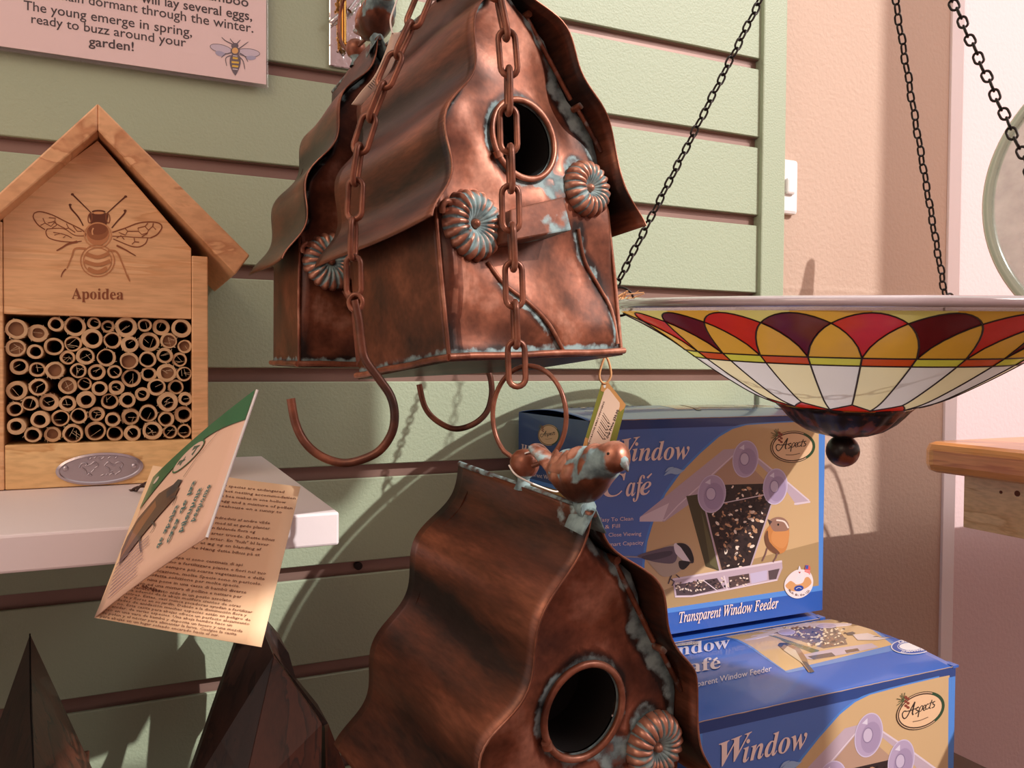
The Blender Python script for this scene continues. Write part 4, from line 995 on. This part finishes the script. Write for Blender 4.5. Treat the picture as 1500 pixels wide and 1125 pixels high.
# ================================================================== HAMMERED GLASS DISH ON THE RIGHT
gc=atz(1738,268,.90); gd=thing('glass_dish','round hammered clear glass dish with greenish rim, cut by right photo edge','dish',gc)
nrm=(EYE-gc); nrm.z=.12; nrm.normalize(); X_=nrm.cross(Vector((0,0,1))).normalized(); Z_=X_.cross(nrm)
GM=Matrix((X_,Z_,nrm)).transposed()
gd.rotation_mode='QUATERNION'; gd.rotation_quaternion=GM.to_quaternion()
mb=MB(); mb.lathe([(0,-.035),(.05,-.033),(.10,-.026),(.15,-.013),(.180,-.004),(.186,0)],90); obj('dish_glass',mb,M['hammered'],gd,solid=.004)
mb=MB(); mb.lathe([(.184,.002),(.189,.0055),(.195,.005),(.1975,0),(.195,-.005),(.188,-.005),(.184,.002)],110); obj('dish_rim',mb,M['rimglass'],gd)
zb=TZ-(gc.z-.197); q=gc+Vector((0,0,-.19)); 
std=thing('dish_stand','dark wire easel under the glass dish, outside the right photo edge','stand',(q.x,q.y,TZ))
mb=MB(); 
for sx in (-1,1):
    o_=X_*(sx*.05); mb.tube(catmull([Vector((q.x,q.y,TZ+.003))+o_+nrm*.05,Vector((q.x,q.y,TZ+.03))+o_+nrm*.02,Vector((q.x,q.y,q.z-.012))+o_+nrm*.015,Vector((q.x,q.y,q.z+.10))+o_-nrm*.06,Vector((q.x,q.y,TZ+.003))+o_-nrm*.12],8),.0025,8)
mb.tube([Vector((q.x,q.y,TZ+.004))+X_*-.05+nrm*.05,Vector((q.x,q.y,TZ+.004))+X_*.05+nrm*.05],.0025,8)
obj('wire_frame',mb,M['iron'],std,world=True)

# ================================================================== BLUE BOXES
FY=.667
u0=at(862,700,FY).x; u1=at(1207.5,700,FY).x; bz0=at(1207,893,FY).z+.0; bz1=bz0+.2185
bzt=at(862,617,FY).z
BW,BH,BDp=u1-u0,bzt-bz0,.154
print('box',BW,BH,BDp,bz0-1.5,bzt-1.5)
c3=lambda x,y:(740+x/3,560+y/3)
BO=Vector((u0,FY,bz0))
def fr(x,y,h): 
    p=at(*c3(x,y),FY)-BO; return Vector((min(max(p.x,.0),BW),-h,min(max(p.z,0),BH)))
A=Art(fr)
BLU=L(80,114,188); BD_=L(34,84,172); BM=L(78,134,212); TAN=L(200,166,124); TAN2=L(200,168,126)
def rect(a,x0,z0,x1,z1,c): 
    a.mb.add([Vector((x0,-a.h,z0)),Vector((x1,-a.h,z0)),Vector((x1,-a.h,z1)),Vector((x0,-a.h,z1))],[(0,1,2,3)],c); a.up()
rect(A,.0003,.0003,BW-.0003,BH-.0003,BM); rect(A,.0,BH-.009,BW,BH,L(40,66,128)); rect(A,.008,.040,BW-.005,BH-.009,BLU)
zb3=at(*c3(690,1000),FY).z-bz0; rect(A,0,0,BW,zb3-.004,BD_)
TP=[(1345,172),(1200,178),(1060,188),(1000,205),(940,240),(860,310),(770,400),(705,490),(655,600),(625,700),(612,800),(612,900),(625,1012),(690,1000),(1382,893),(1382,172)]
A.line([(x-5,y) for x,y in TP[:13]],10,BM,3)
A.poly(TP,TAN)
A.poly([(625,940),(690,1000),(1382,893),(1382,700),(1000,800)],L(168,138,98))
A.line([(625,1014),(690,1003),(1382,897),(1384,180)],12,BM)
# window feeder
LV=L(186,164,178); LV2=L(216,198,208); LV3=L(150,128,150)
A.poly([(960,295),(1040,290),(1100,330),(700,612),(590,612),(592,592)],LV); A.poly([(592,592),(720,530),(690,612),(590,612)],LV2)
A.poly([(1040,290),(1060,292),(1335,515),(1340,528),(1280,540),(1230,470)],LV); A.line([(590,600),(700,605),(760,540),(1020,305)],5,LV2); A.line([(1050,285),(1230,430),(1335,520)],6,LV2); A.line([(1270,535),(1340,525)],8,LV2)
A.poly([(850,470),(1020,310),(1150,440),(1160,520),(1110,700),(1060,820),(950,835),(860,560)],L(176,142,122))
A.poly([(795,500),(860,490),(945,830),(880,810),(850,700)],L(72,66,44)); A.poly([(860,560),(945,830),(900,800)],L(96,90,60))
A.poly([(862,470),(960,450),(1140,445),(1168,540),(1120,690),(1070,820),(955,835),(880,560)],L(46,34,34))
rnd=random.Random(11)
def infun(x,y):
    if y<450 or y>830: return False
    lx=868+(y-470)*.24; rx=1162-(max(y,540)-540)*.34; return lx+8<x<rx-8
A._b=A.h
for _ in range(520):
    A.pin(_)
    x,y=rnd.uniform(860,1165),rnd.uniform(450,835)
    if not infun(x,y): continue
    t=rnd.random(); c=L(26,20,22) if t<.45 else (L(84,60,50) if t<.7 else (L(232,212,196) if t<.84 else L(186,142,108)))
    s_=rnd.uniform(5,10) if t<.7 else rnd.uniform(6,13); A.ell(x,y,s_,s_*.55,c,rnd.uniform(-1.4,1.4),7)
A.h=A._b+9e-5
A.line([(860,500),(960,530),(1160,490)],4,LV2); A.line([(870,520),(945,835)],7,LV); A.line([(1168,540),(1072,825)],6,LV)
for cx,cy,rx,ry in ((1055,337,55,80),(907,490,60,82),(1186,458,52,78)):
    A.ell(cx,cy,rx,ry,L(176,156,186),.12); A.ell(cx+8,cy+10,rx*.72,ry*.72,L(160,140,172),.12); A.ring(cx,cy,rx,ry,4,L(200,186,212),.12); A.ell(cx-4,cy,rx*.36,ry*.34,L(196,180,204)); A.ring(cx-4,cy,rx*.36,ry*.34,4,L(136,118,150))
    A.poly([(cx-rx*.5,cy-ry*.6),(cx-rx*.1,cy-ry*.8),(cx-rx*.1,cy-ry*.5)],L(214,204,222))
# tray
A.poly([(735,868),(900,840),(1215,788),(1218,815),(1195,870),(960,915),(820,940),(745,942)],LV); A.poly([(745,890),(930,860),(960,905),(820,935),(752,936)],L(74,58,62)); A.poly([(980,855),(1070,840),(1075,880),(985,905)],L(84,64,62)); A.poly([(1075,840),(1150,825),(1150,868),(1082,885)],L(190,178,206)); A.poly([(1155,828),(1205,818),(1190,864),(1158,868)],L(86,70,74))
A._b=A.h
for _ in range(90):
    A.pin(_)
    x=rnd.uniform(750,1065); y=900-(x-750)*.12+rnd.uniform(-18,28); c=[L(226,206,190),L(130,100,90),L(32,26,30)][rnd.randrange(3)]; A.ell(x,y,6,3.5,c,rnd.uniform(-1,1),6)
A.h=A._b+9e-5
A.line([(735,866),(900,838),(1215,786)],9,LV2); A.line([(745,942),(820,940),(960,914),(1195,868)],6,LV2); A.line([(960,850),(975,910)],7,LV2); A.line([(870,870),(930,915)],4,LV2)
# chickadee
A.poly([(520,762),(600,765),(640,780),(600,772),(520,768)],L(150,140,150)); 
A.poly([(580,762),(640,745),(735,712),(800,712),(825,770),(790,810),(740,845),(690,852),(645,810),(620,780)],L(176,156,140),4)
A.poly([(580,762),(650,738),(740,720),(755,760),(735,795),(660,790),(610,775)],L(98,84,98),4); A.poly([(600,765),(720,740),(725,760),(640,782)],L(70,60,74),4)
A.poly([(742,708),(772,712),(800,735),(812,775),(795,790),(765,770),(745,745)],L(220,206,212),4); A.poly([(752,708),(785,708),(812,730),(828,775),(820,795),(795,762),(770,725)],L(30,26,32),4); A.poly([(762,785),(795,785),(812,793),(785,822),(765,815)],L(34,28,32),3); A.poly([(812,782),(830,790),(812,796)],L(50,44,48))
for P in ([(730,848),(722,865),(716,885)],[(750,845),(765,858)],[(722,862),(742,875),(732,893)]): A.line(P,5,L(72,60,72))
# wren
A.poly([(1195,600),(1225,600),(1245,635),(1243,700),(1225,745),(1185,752),(1150,725),(1138,680),(1152,640)],L(196,128,72),4); A.poly([(1180,650),(1243,650),(1240,700),(1215,730),(1170,700)],L(206,140,84),4)
A.poly([(1160,610),(1190,592),(1225,598),(1245,625),(1240,650),(1200,655),(1175,650)],L(150,112,96),4); A.line([(1190,605),(1225,612),(1243,640)],7,L(232,214,204),4); A.poly([(1172,612),(1152,600),(1162,625)],L(70,56,60)); A.ell(1198,625,4,5,L(20,14,16))
A.poly([(1138,680),(1150,725),(1185,752),(1205,748),(1160,700),(1152,650)],L(110,72,52),3)
for P in ([(1150,728),(1142,755),(1128,785)],[(1195,750),(1188,770),(1175,790)]): A.line(P,6,L(120,86,82)); 
# logo
def logo(A,cx,cy,rx,ry,f,tilt=-.06,txt=True):
    A.ell(cx,cy,rx,ry,L(226,186,148),tilt); A.ring(cx,cy,rx,ry,3*f,L(52,44,36),tilt); A.ring(cx,cy,rx*.93,ry*.9,5*f,L(70,50,36),tilt)
    A.ring(cx+2*f,cy,rx*.95,ry*.93,11*f,L(36,70,44),tilt,24,-1.0,.95)
    for i in range(7): a=2.2+i*.45; A.line([(cx-rx*.70,cy-ry*.75),(cx-rx*.70+rx*.32*math.cos(a)*(1 if i%2 else .7),cy-ry*.75+rx*.3*math.sin(a))],2.5*f,L(84,92,60))
    for i in range(6): A.ell(cx-rx*.62+(i%2)*9*f,cy-ry*.55+(i-3)*8*f,7*f,5*f,L(130,62,46),.5)
    k=rx/96
    TX=lambda P:[(cx+(a-150)*.63*k,cy+(b-96)*.63*k) for a,b in P]
    INKL=L(44,34,30)
    # hand lettered word, in its own little frame about 300 x 190
    SA=[([(62,84),(46,80),(34,92),(36,112),(48,124),(66,112),(90,72),(114,36)],6),([(114,36),(104,70),(98,100),(104,112)],8),([(64,84),(90,82),(126,76),(140,72)],5),
        ([(138,70),(124,76),(122,86),(134,92),(130,102),(116,108)],5),([(146,76),(140,100),(134,130)],6),([(146,78),(160,66),(164,80),(152,98),(140,98)],4),([(164,92),(180,80),(182,68),(172,70),(166,86),(172,98),(184,92)],4.5),
        ([(204,66),(194,64),(184,78),(186,92),(198,92),(206,84)],4.5),([(224,44),(214,70),(208,90),(216,92)],5),([(206,62),(232,58)],4),([(244,56),(232,60),(230,70),(240,76),(236,88),(222,92)],5)]
    for P,w in SA: A.line(TX(P),w*.72*k,INKL,4)
    A.line(TX([(100,152),(150,152),(200,142)]),3*k,L(110,84,66),3)
logo(A,1262,283,96,68,1)
# made in usa badge
k5=11.25; b5=lambda x,y:((1120+x/k5-740)*3,(800+y/k5-560)*3)
def bpts(P): return [b5(*p) for p in P]
A.poly(bpts([(315,640),(345,540),(420,450),(520,390),(640,385),(740,430),(790,540),(785,650),(740,750),(640,830),(520,858),(410,820),(340,740)]),L(226,212,216),4)
A.poly(bpts([(335,660),(365,610),(420,570),(480,600),(520,630),(620,600),(660,520),(720,510),(765,590),(730,650),(650,700),(520,740),(420,730)]),L(206,150,100),3)
A.poly(bpts([(500,560),(540,480),(545,400),(565,320),(600,400),(640,480),(620,570),(560,605)]),L(220,214,220),3); A.poly(bpts([(545,420),(590,420),(568,450)]),L(176,60,50)); 
A.poly(bpts([(665,310),(700,305),(745,340),(740,470),(700,440),(650,420)]),L(216,84,76)); A.poly(bpts([(665,310),(715,315),(710,375),(665,375)]),L(60,84,160))
for i in range(3): A.line(bpts([(655,395+i*20),(740,400+i*22)]),1.2,L(236,220,224))
cx,cy=b5(555,692); A.ell(cx,cy,21,13,L(36,66,150),-.15); A.line([(cx-12,cy+3),(cx,cy-4),(cx+12,cy+1)],2,L(220,214,226),3)
for i,ch in enumerate('Made in the USA'):
    if ch==' ': continue
    a=math.radians(145-i*7.6); px_,py_=565+205*math.cos(a)*1.05,620+205*math.sin(a)*.98
    x,y=b5(px_,py_); w_=4.2; ca,sa=math.cos(a-PI/2),math.sin(a-PI/2); A.text(ch,(x-w_*ca,y-w_*sa),(x+w_*ca,y+w_*sa),12,L(110,84,80),up=(sa*0-math.cos(a)*.9,-math.sin(a)*.9),bold=.01,res=1)
# words
WT=L(240,214,208)
A.text(serif('W'),(462,345),(590,322),88,WT,up=(0,-1)); A.text(serif('indow'),(555,346),(808,336),84,WT)
A.text(serif('C'),(425,505),(528,495),100,WT); A.text(serif('af'),(528,500),(612,496),90,WT); A.text(serif('e'),(590,496),(640,490),85,WT); A.line([(622,420),(642,400)],9,WT,0,5)
A.poly([(695,410),(720,385),(745,375),(775,385),(790,382),(755,405),(725,400)],L(150,178,216),3); A.poly([(700,395),(715,375),(740,372),(720,384)],L(150,178,216),3)
for t,x0,y0,x1,y1 in (('Easy To Clean',412,612,560,606),('& Fill',436,643,502,638),('Close Viewing',452,678,596,672),('Smart Capacity',444,720,606,711)): A.text(t,(x0,y0),(x1,y1),17,WT,res=2)
A.text(serif('Transparent Window Feeder',True,False),(762,1056),(1198,990),46,WT,bold=.012)
ART_FRONT=A.mb
# left side face art (local: x=0 plane, u = distance from front)
k7=7.143
def sd(x,y,h):
    p=at(750+x/k7,590+y/k7,u0,0)-BO; return Vector((-h,min(max(p.y,0),BDp),min(max(p.z,0),BH)))
A=Art(sd)
A.mb.add([Vector((-A.h,0,0)),Vector((-A.h,BDp,0)),Vector((-A.h,BDp,BH)),Vector((-A.h,0,BH))],[(0,3,2,1)],L(44,74,134)); A.up()
A.poly([(-50,760),(200,840),(640,960),(800,1020),(800,1400),(-50,1400)],L(176,138,80)); A.line([(-50,735),(200,815),(640,935),(840,1000)],40,BM)
logo(A,385,338,112,112,1.3,.35)
A.text(serif('Window'),(100,540),(420,620),115,WT); A.text(serif('Café'),(140,690),(420,760),100,WT) if 0 else None
A.text('Transparent Window Feeder',(90,740),(640,860),44,WT,res=1)
ART_SIDE=A.mb
# lid art
BUL=.0085
def lidz(u,v): return BUL*(math.sin(PI*max(0,min(1,v)))**.8)*(.75+.25*math.sin(PI*u))
def lidp(u,v,h): return Vector((BW*u,BDp*v,BH+lidz(u,v)+h))
# lid art is measured on the lower box (its lid plane z = bz0, front at LYF)
LYF=.667-.158
lx1=at(1400,966,LYF).x; LB=Vector((lx1-BW,LYF,bz0-BH-.0095))
k1=1500/440
def tp(x,y,h):
    X,Y=960+x/k1,890+y/k1
    z=BH
    for _ in range(3):
        p=at(X,Y,LB.z+z-1.5,2)-LB; u,v=p.x/BW,p.y/BDp; z=BH+lidz(u,v)
    u=max(0,min(1,u)); v=max(0,min(1,v)); return lidp(u,v,h)
def tpoly(A,P,c,sub=12):
    # subdivide so the print follows the arch
    n=len(P); vs=[];
    Q=[]
    for i in range(n):
        a=P[i]; b=P[(i+1)%n]
        for k in range(sub): Q.append((a[0]+(b[0]-a[0])*k/sub,a[1]+(b[1]-a[1])*k/sub))
    cx=sum(q[0] for q in Q)/len(Q); cy=sum(q[1] for q in Q)/len(Q); R_=12; N=len(Q)
    vs=[A.fn(cx,cy,A.h)]+[A.fn(cx+(x-cx)*j/R_,cy+(y-cy)*j/R_,A.h) for j in range(1,R_+1) for x,y in Q]
    fs=[(0,1+i,1+(i+1)%N) for i in range(N)]+[(1+(j-1)*N+i,1+j*N+i,1+j*N+(i+1)%N,1+(j-1)*N+(i+1)%N) for j in range(1,R_) for i in range(N)]
    A.mb.add(vs,fs,c,True); A.up()
A=Art(tp,2e-5); A.h=.00012; A.curved=True
BLK=L(52,84,158)
tpoly(A,[(330,142),(640,80),(980,45),(1060,85),(1215,190),(1195,215),(660,330),(560,262),(470,200),(400,165)],L(96,136,200))
tpoly(A,[(350,148),(640,84),(975,50),(1050,88),(1185,186),(650,318),(560,252),(480,195),(410,160)],L(206,172,122))
tpoly(A,[(445,165),(560,100),(760,75),(900,80),(990,80),(970,92),(700,95),(580,120),(510,160),(455,168)],L(214,196,200),3)
tpoly(A,[(590,130),(700,100),(900,100),(945,150),(960,185),(840,205),(700,160)],L(120,98,82),3)
rnd=random.Random(4)
A._b=A.h
for _ in range(170):
    A.pin(_)
    x,y=rnd.uniform(640,950),rnd.uniform(98,190)
    if y>105+(x-600)*.35 and y>140 and x<760: continue
    A.ell(x,y,rnd.uniform(5,10),rnd.uniform(3,5),rnd.choice([L(240,220,180),L(70,54,46),L(150,110,84),L(244,226,196)]),rnd.uniform(-.5,.5),7)
A.h=A._b+9e-5
tpoly(A,[(560,140),(600,145),(820,215),(800,235)],L(112,110,60),3)
for cx,cy,rx,ry in ((655,125,42,15),(855,93,50,12)): A.ell(cx,cy,rx,ry,L(186,170,196)); A.ring(cx,cy,rx,ry,3,L(216,204,220))
tpoly(A,[(720,240),(900,205),(1080,180),(1115,200),(1000,225),(800,262),(730,258)],L(190,174,186),3); A.poly([(760,246),(880,226),(900,244),(790,262)],L(96,80,76)); A.poly([(945,215),(1010,205),(1020,218),(955,230)],L(110,84,64))
tpoly(A,[(612,190),(625,178),(660,182),(720,205),(755,255),(780,325),(765,328),(740,280),(690,250),(640,215)],L(150,116,84),3); A.poly([(612,192),(618,180),(650,178),(685,186),(660,194),(640,186),(628,200)],L(44,34,34)); A.poly([(640,215),(690,250),(740,285),(700,215),(660,195)],L(206,188,160)); tpoly(A,[(730,270),(755,275),(795,325),(775,330)],L(78,66,58),3)
A.poly([(950,130),(985,123),(1000,130),(985,140),(960,140)],L(44,36,38)); tpoly(A,[(985,138),(1060,130),(1120,150),(1190,150),(1110,165),(1010,165)],L(212,198,196),3)
A.ell(1278,198,102,39,L(214,212,226)); A.ell(1278,198,96,35,L(46,84,166)); A.ell(1276,197,58,19,L(232,230,236)); A.ring(1276,197,66,23,3,L(214,212,226))
A.text('LIFETIME',(1215,180),(1330,166),13,L(224,222,232),bold=.02,res=1); A.text('GUARANTEE',(1225,232),(1345,216),13,L(224,222,232),bold=.02,res=1)
A.text(serif('Window',False,True),(-30,268),(372,205),60,L(236,226,232)); A.text(serif('Cafe',False,True),(80,345),(325,305),62,L(236,226,232)); A.line([(290,268),(310,255)],9,L(236,226,232))
A.text('Transparent Window Feeder',(120,420),(580,322),30,L(222,220,234),res=2)
tpoly(A,[(50,190),(70,165),(120,155),(190,160),(218,180),(210,188),(80,200)],L(222,206,196),3); A.text('ASPECTS INC',(66,194),(205,184),12,L(110,90,80),res=1)
ART_LID=A.mb
M['boxblue']=mat('box_blue',L(52,98,184),.3,coat=.5); M['boxedge']=mat('box_card_edge',L(168,142,128),.8)
M['printg']=mat('printed_gloss',attr=True,rough=.22,coat=.6)
def make_box(label,loc):
    root=thing('feeder_box',label,'box',loc,'blue window feeder boxes')
    mb=MB(); mb.box((0,0,0),(BW,.0012,BH)); p=obj('front_panel',mb,M['boxblue'],root); obj('printed_picture',ART_FRONT,M['print'],p)
    mb=MB(); mb.box((0,.0012,0),(.0012,BDp,BH-.0)); p=obj('side_panel',mb,M['boxblue'],root); obj('printed_picture',ART_SIDE,M['print'],p)
    mb=MB(); mb.box((BW-.0012,.0012,0),(BW,BDp,BH)); obj('side_panel',mb,M['boxblue'],root)
    mb=MB(); mb.box((.0012,BDp-.0012,0),(BW-.0012,BDp,BH)); obj('back_panel',mb,M['boxblue'],root)
    mb=MB(); mb.box((.0012,.0012,.0),(BW-.0012,BDp-.0012,.0012)); obj('bottom_panel',mb,M['boxblue'],root)
    mb=MB(); mb.box((.002,.002,BH-.004),(BW-.002,BDp-.002,BH-.003)); obj('lid_gap_shade',mb,M['black'],root)  # black sheet stands for the shade in the gap under the arched lid
    mb=MB(); mb.grid(lambda u,v:lidp(u,v,0),40,60); p=obj('lid',mb,M['boxblue'],root,solid=.0006); p.modifiers['solid'].offset=-1; obj('printed_picture',ART_LID,M['printg'],p)
    mb=MB(); rnd=random.Random(2)
    mb.tube([Vector((BW*k/60,.0002+rnd.uniform(-.0003,.0001),BH+.0002+rnd.uniform(0,.0002))) for k in range(61)],.00045,5); obj('fold_edge',mb,M['boxedge'],root)
    mb=MB(); mb.box((BW-.004,-.0006,BH-.001),(BW+.0035,.010,BH+.0012)); obj('tuck_tab',mb,M['boxblue'],root)
    return root
bx=make_box('upper blue window feeder box with bird picture, standing behind the copper bird',BO)
b2=copy_tree(bx); b2.location=LB; b2['label']='front blue window feeder box at bottom right, its glossy printed lid in view'
b3=copy_tree(bx); b3.location=BO-Vector((-.0005,-.0,BH+.0095)); b3['label']='blue window feeder box under the upper one, only a thin strip showing'

# ================================================================== DARK WOODEN HOUSES, bottom left
def pyramid(label,ap,cor,body):
    root=thing('dark_wooden_house',label,'bird house',(ap.x,ap.y,dz),'dark wooden bird houses')
    n=len(cor); c0=sum(cor,Vector())/n
    for i in range(n):
        a,b=cor[i],cor[(i+1)%n]; nr=(a-ap).cross(b-ap).normalized()
        if nr.dot(a-c0)<0: nr=-nr
        mb=MB(); g=(b-a).normalized()*.0006
        f=lambda p,k:p+(c0-p)*k
        mb.add([ap,a,b,f(ap,.08),f(a,.16),f(b,.16)],[(0,1,2),(3,5,4),(0,3,4,1),(1,4,5,2),(2,5,3,0)])
        obj('roof_board',mb,M['darkwood'] if i%2 else M['darkwood2'],root,world=True,bevel=0)
    mb=MB(); mb.tube([ap+Vector((0,-.0004,.0004)),(ap+cor[0])/2+Vector((-.001,-.0008,0)),cor[0]+Vector((0,-.0008,0))],.0006,5); obj('hip_seam',mb,M['black'],root,world=True)
    mb=MB(); mb.box((c0.x-body,c0.y-body,dz+.0002),(c0.x+body,c0.y+body,c0.z+.004)); obj('house_body',mb,M['darkwood2'],root,world=True,bevel=.001)
    return root
def aY(x,y,Y): return at(x,y,Y)
pyramid('dark brown wooden house with steep pointed roof, at bottom left below the shelf',aY(44,929,.70),[aY(52,1170,.60),aY(150,1158,.69),aY(70,1110,.80),aY(-30,1140,.69)],.03)
q=aY(-24,1000,.56); 
pyramid('dark wooden house almost wholly cut by the left photo edge',q,[q+Vector((0,-.03,-.13)),q+Vector((.016,-.01,-.13)),q+Vector((0,.02,-.13)),q+Vector((-.05,-.01,-.13))],.008)
wr=thing('dark_wooden_house','dark wooden house with crooked plank roof, right of the pointed one, below the leaflet','bird house',(aY(400,1100,.66).x,.68,dz),'dark wooden bird houses')
def plank(P,Ys,th,mt,name='roof_board'):
    mb=MB(); Q=[aY(x,y,Y) for (x,y),Y in zip(P,Ys)]
    mb.prism(Q,Vector((0,th,0))); return obj(name,mb,mt,wr,world=True,bevel=.0006)
plank([(368,880),(401,961),(352,1180),(262,1185)],[.70,.655,.63,.66],.012,M['darkwood'])
plank([(401,961),(472,1061),(470,1190),(352,1180)],[.655,.62,.61,.63],.012,M['darkwood2'])  # same roof plane continued; the shadow border is drawn as a change of wood
plank([(368,880),(391,918),(423,957),(436,1003),(402,962)],[.72,.72,.70,.69,.69],.05,M['darkwood'])
plank([(402,958),(436,1000),(443,1013),(481,1060),(473,1064)],[.690,.69,.68,.64,.64],.04,M['darkwood'])
plank([(481,1060),(506,1125),(525,1185),(478,1190),(476,1066)],[.655,.66,.665,.64,.64],.03,M['darkwood2'],'front_board')
mb=MB(); b=aY(400,1190,.66); mb.box((b.x-.05,.63,dz+.0002),(b.x+.04,.74,b.z+.03)); obj('house_body',mb,M['darkwood2'],wr,world=True,bevel=.001)
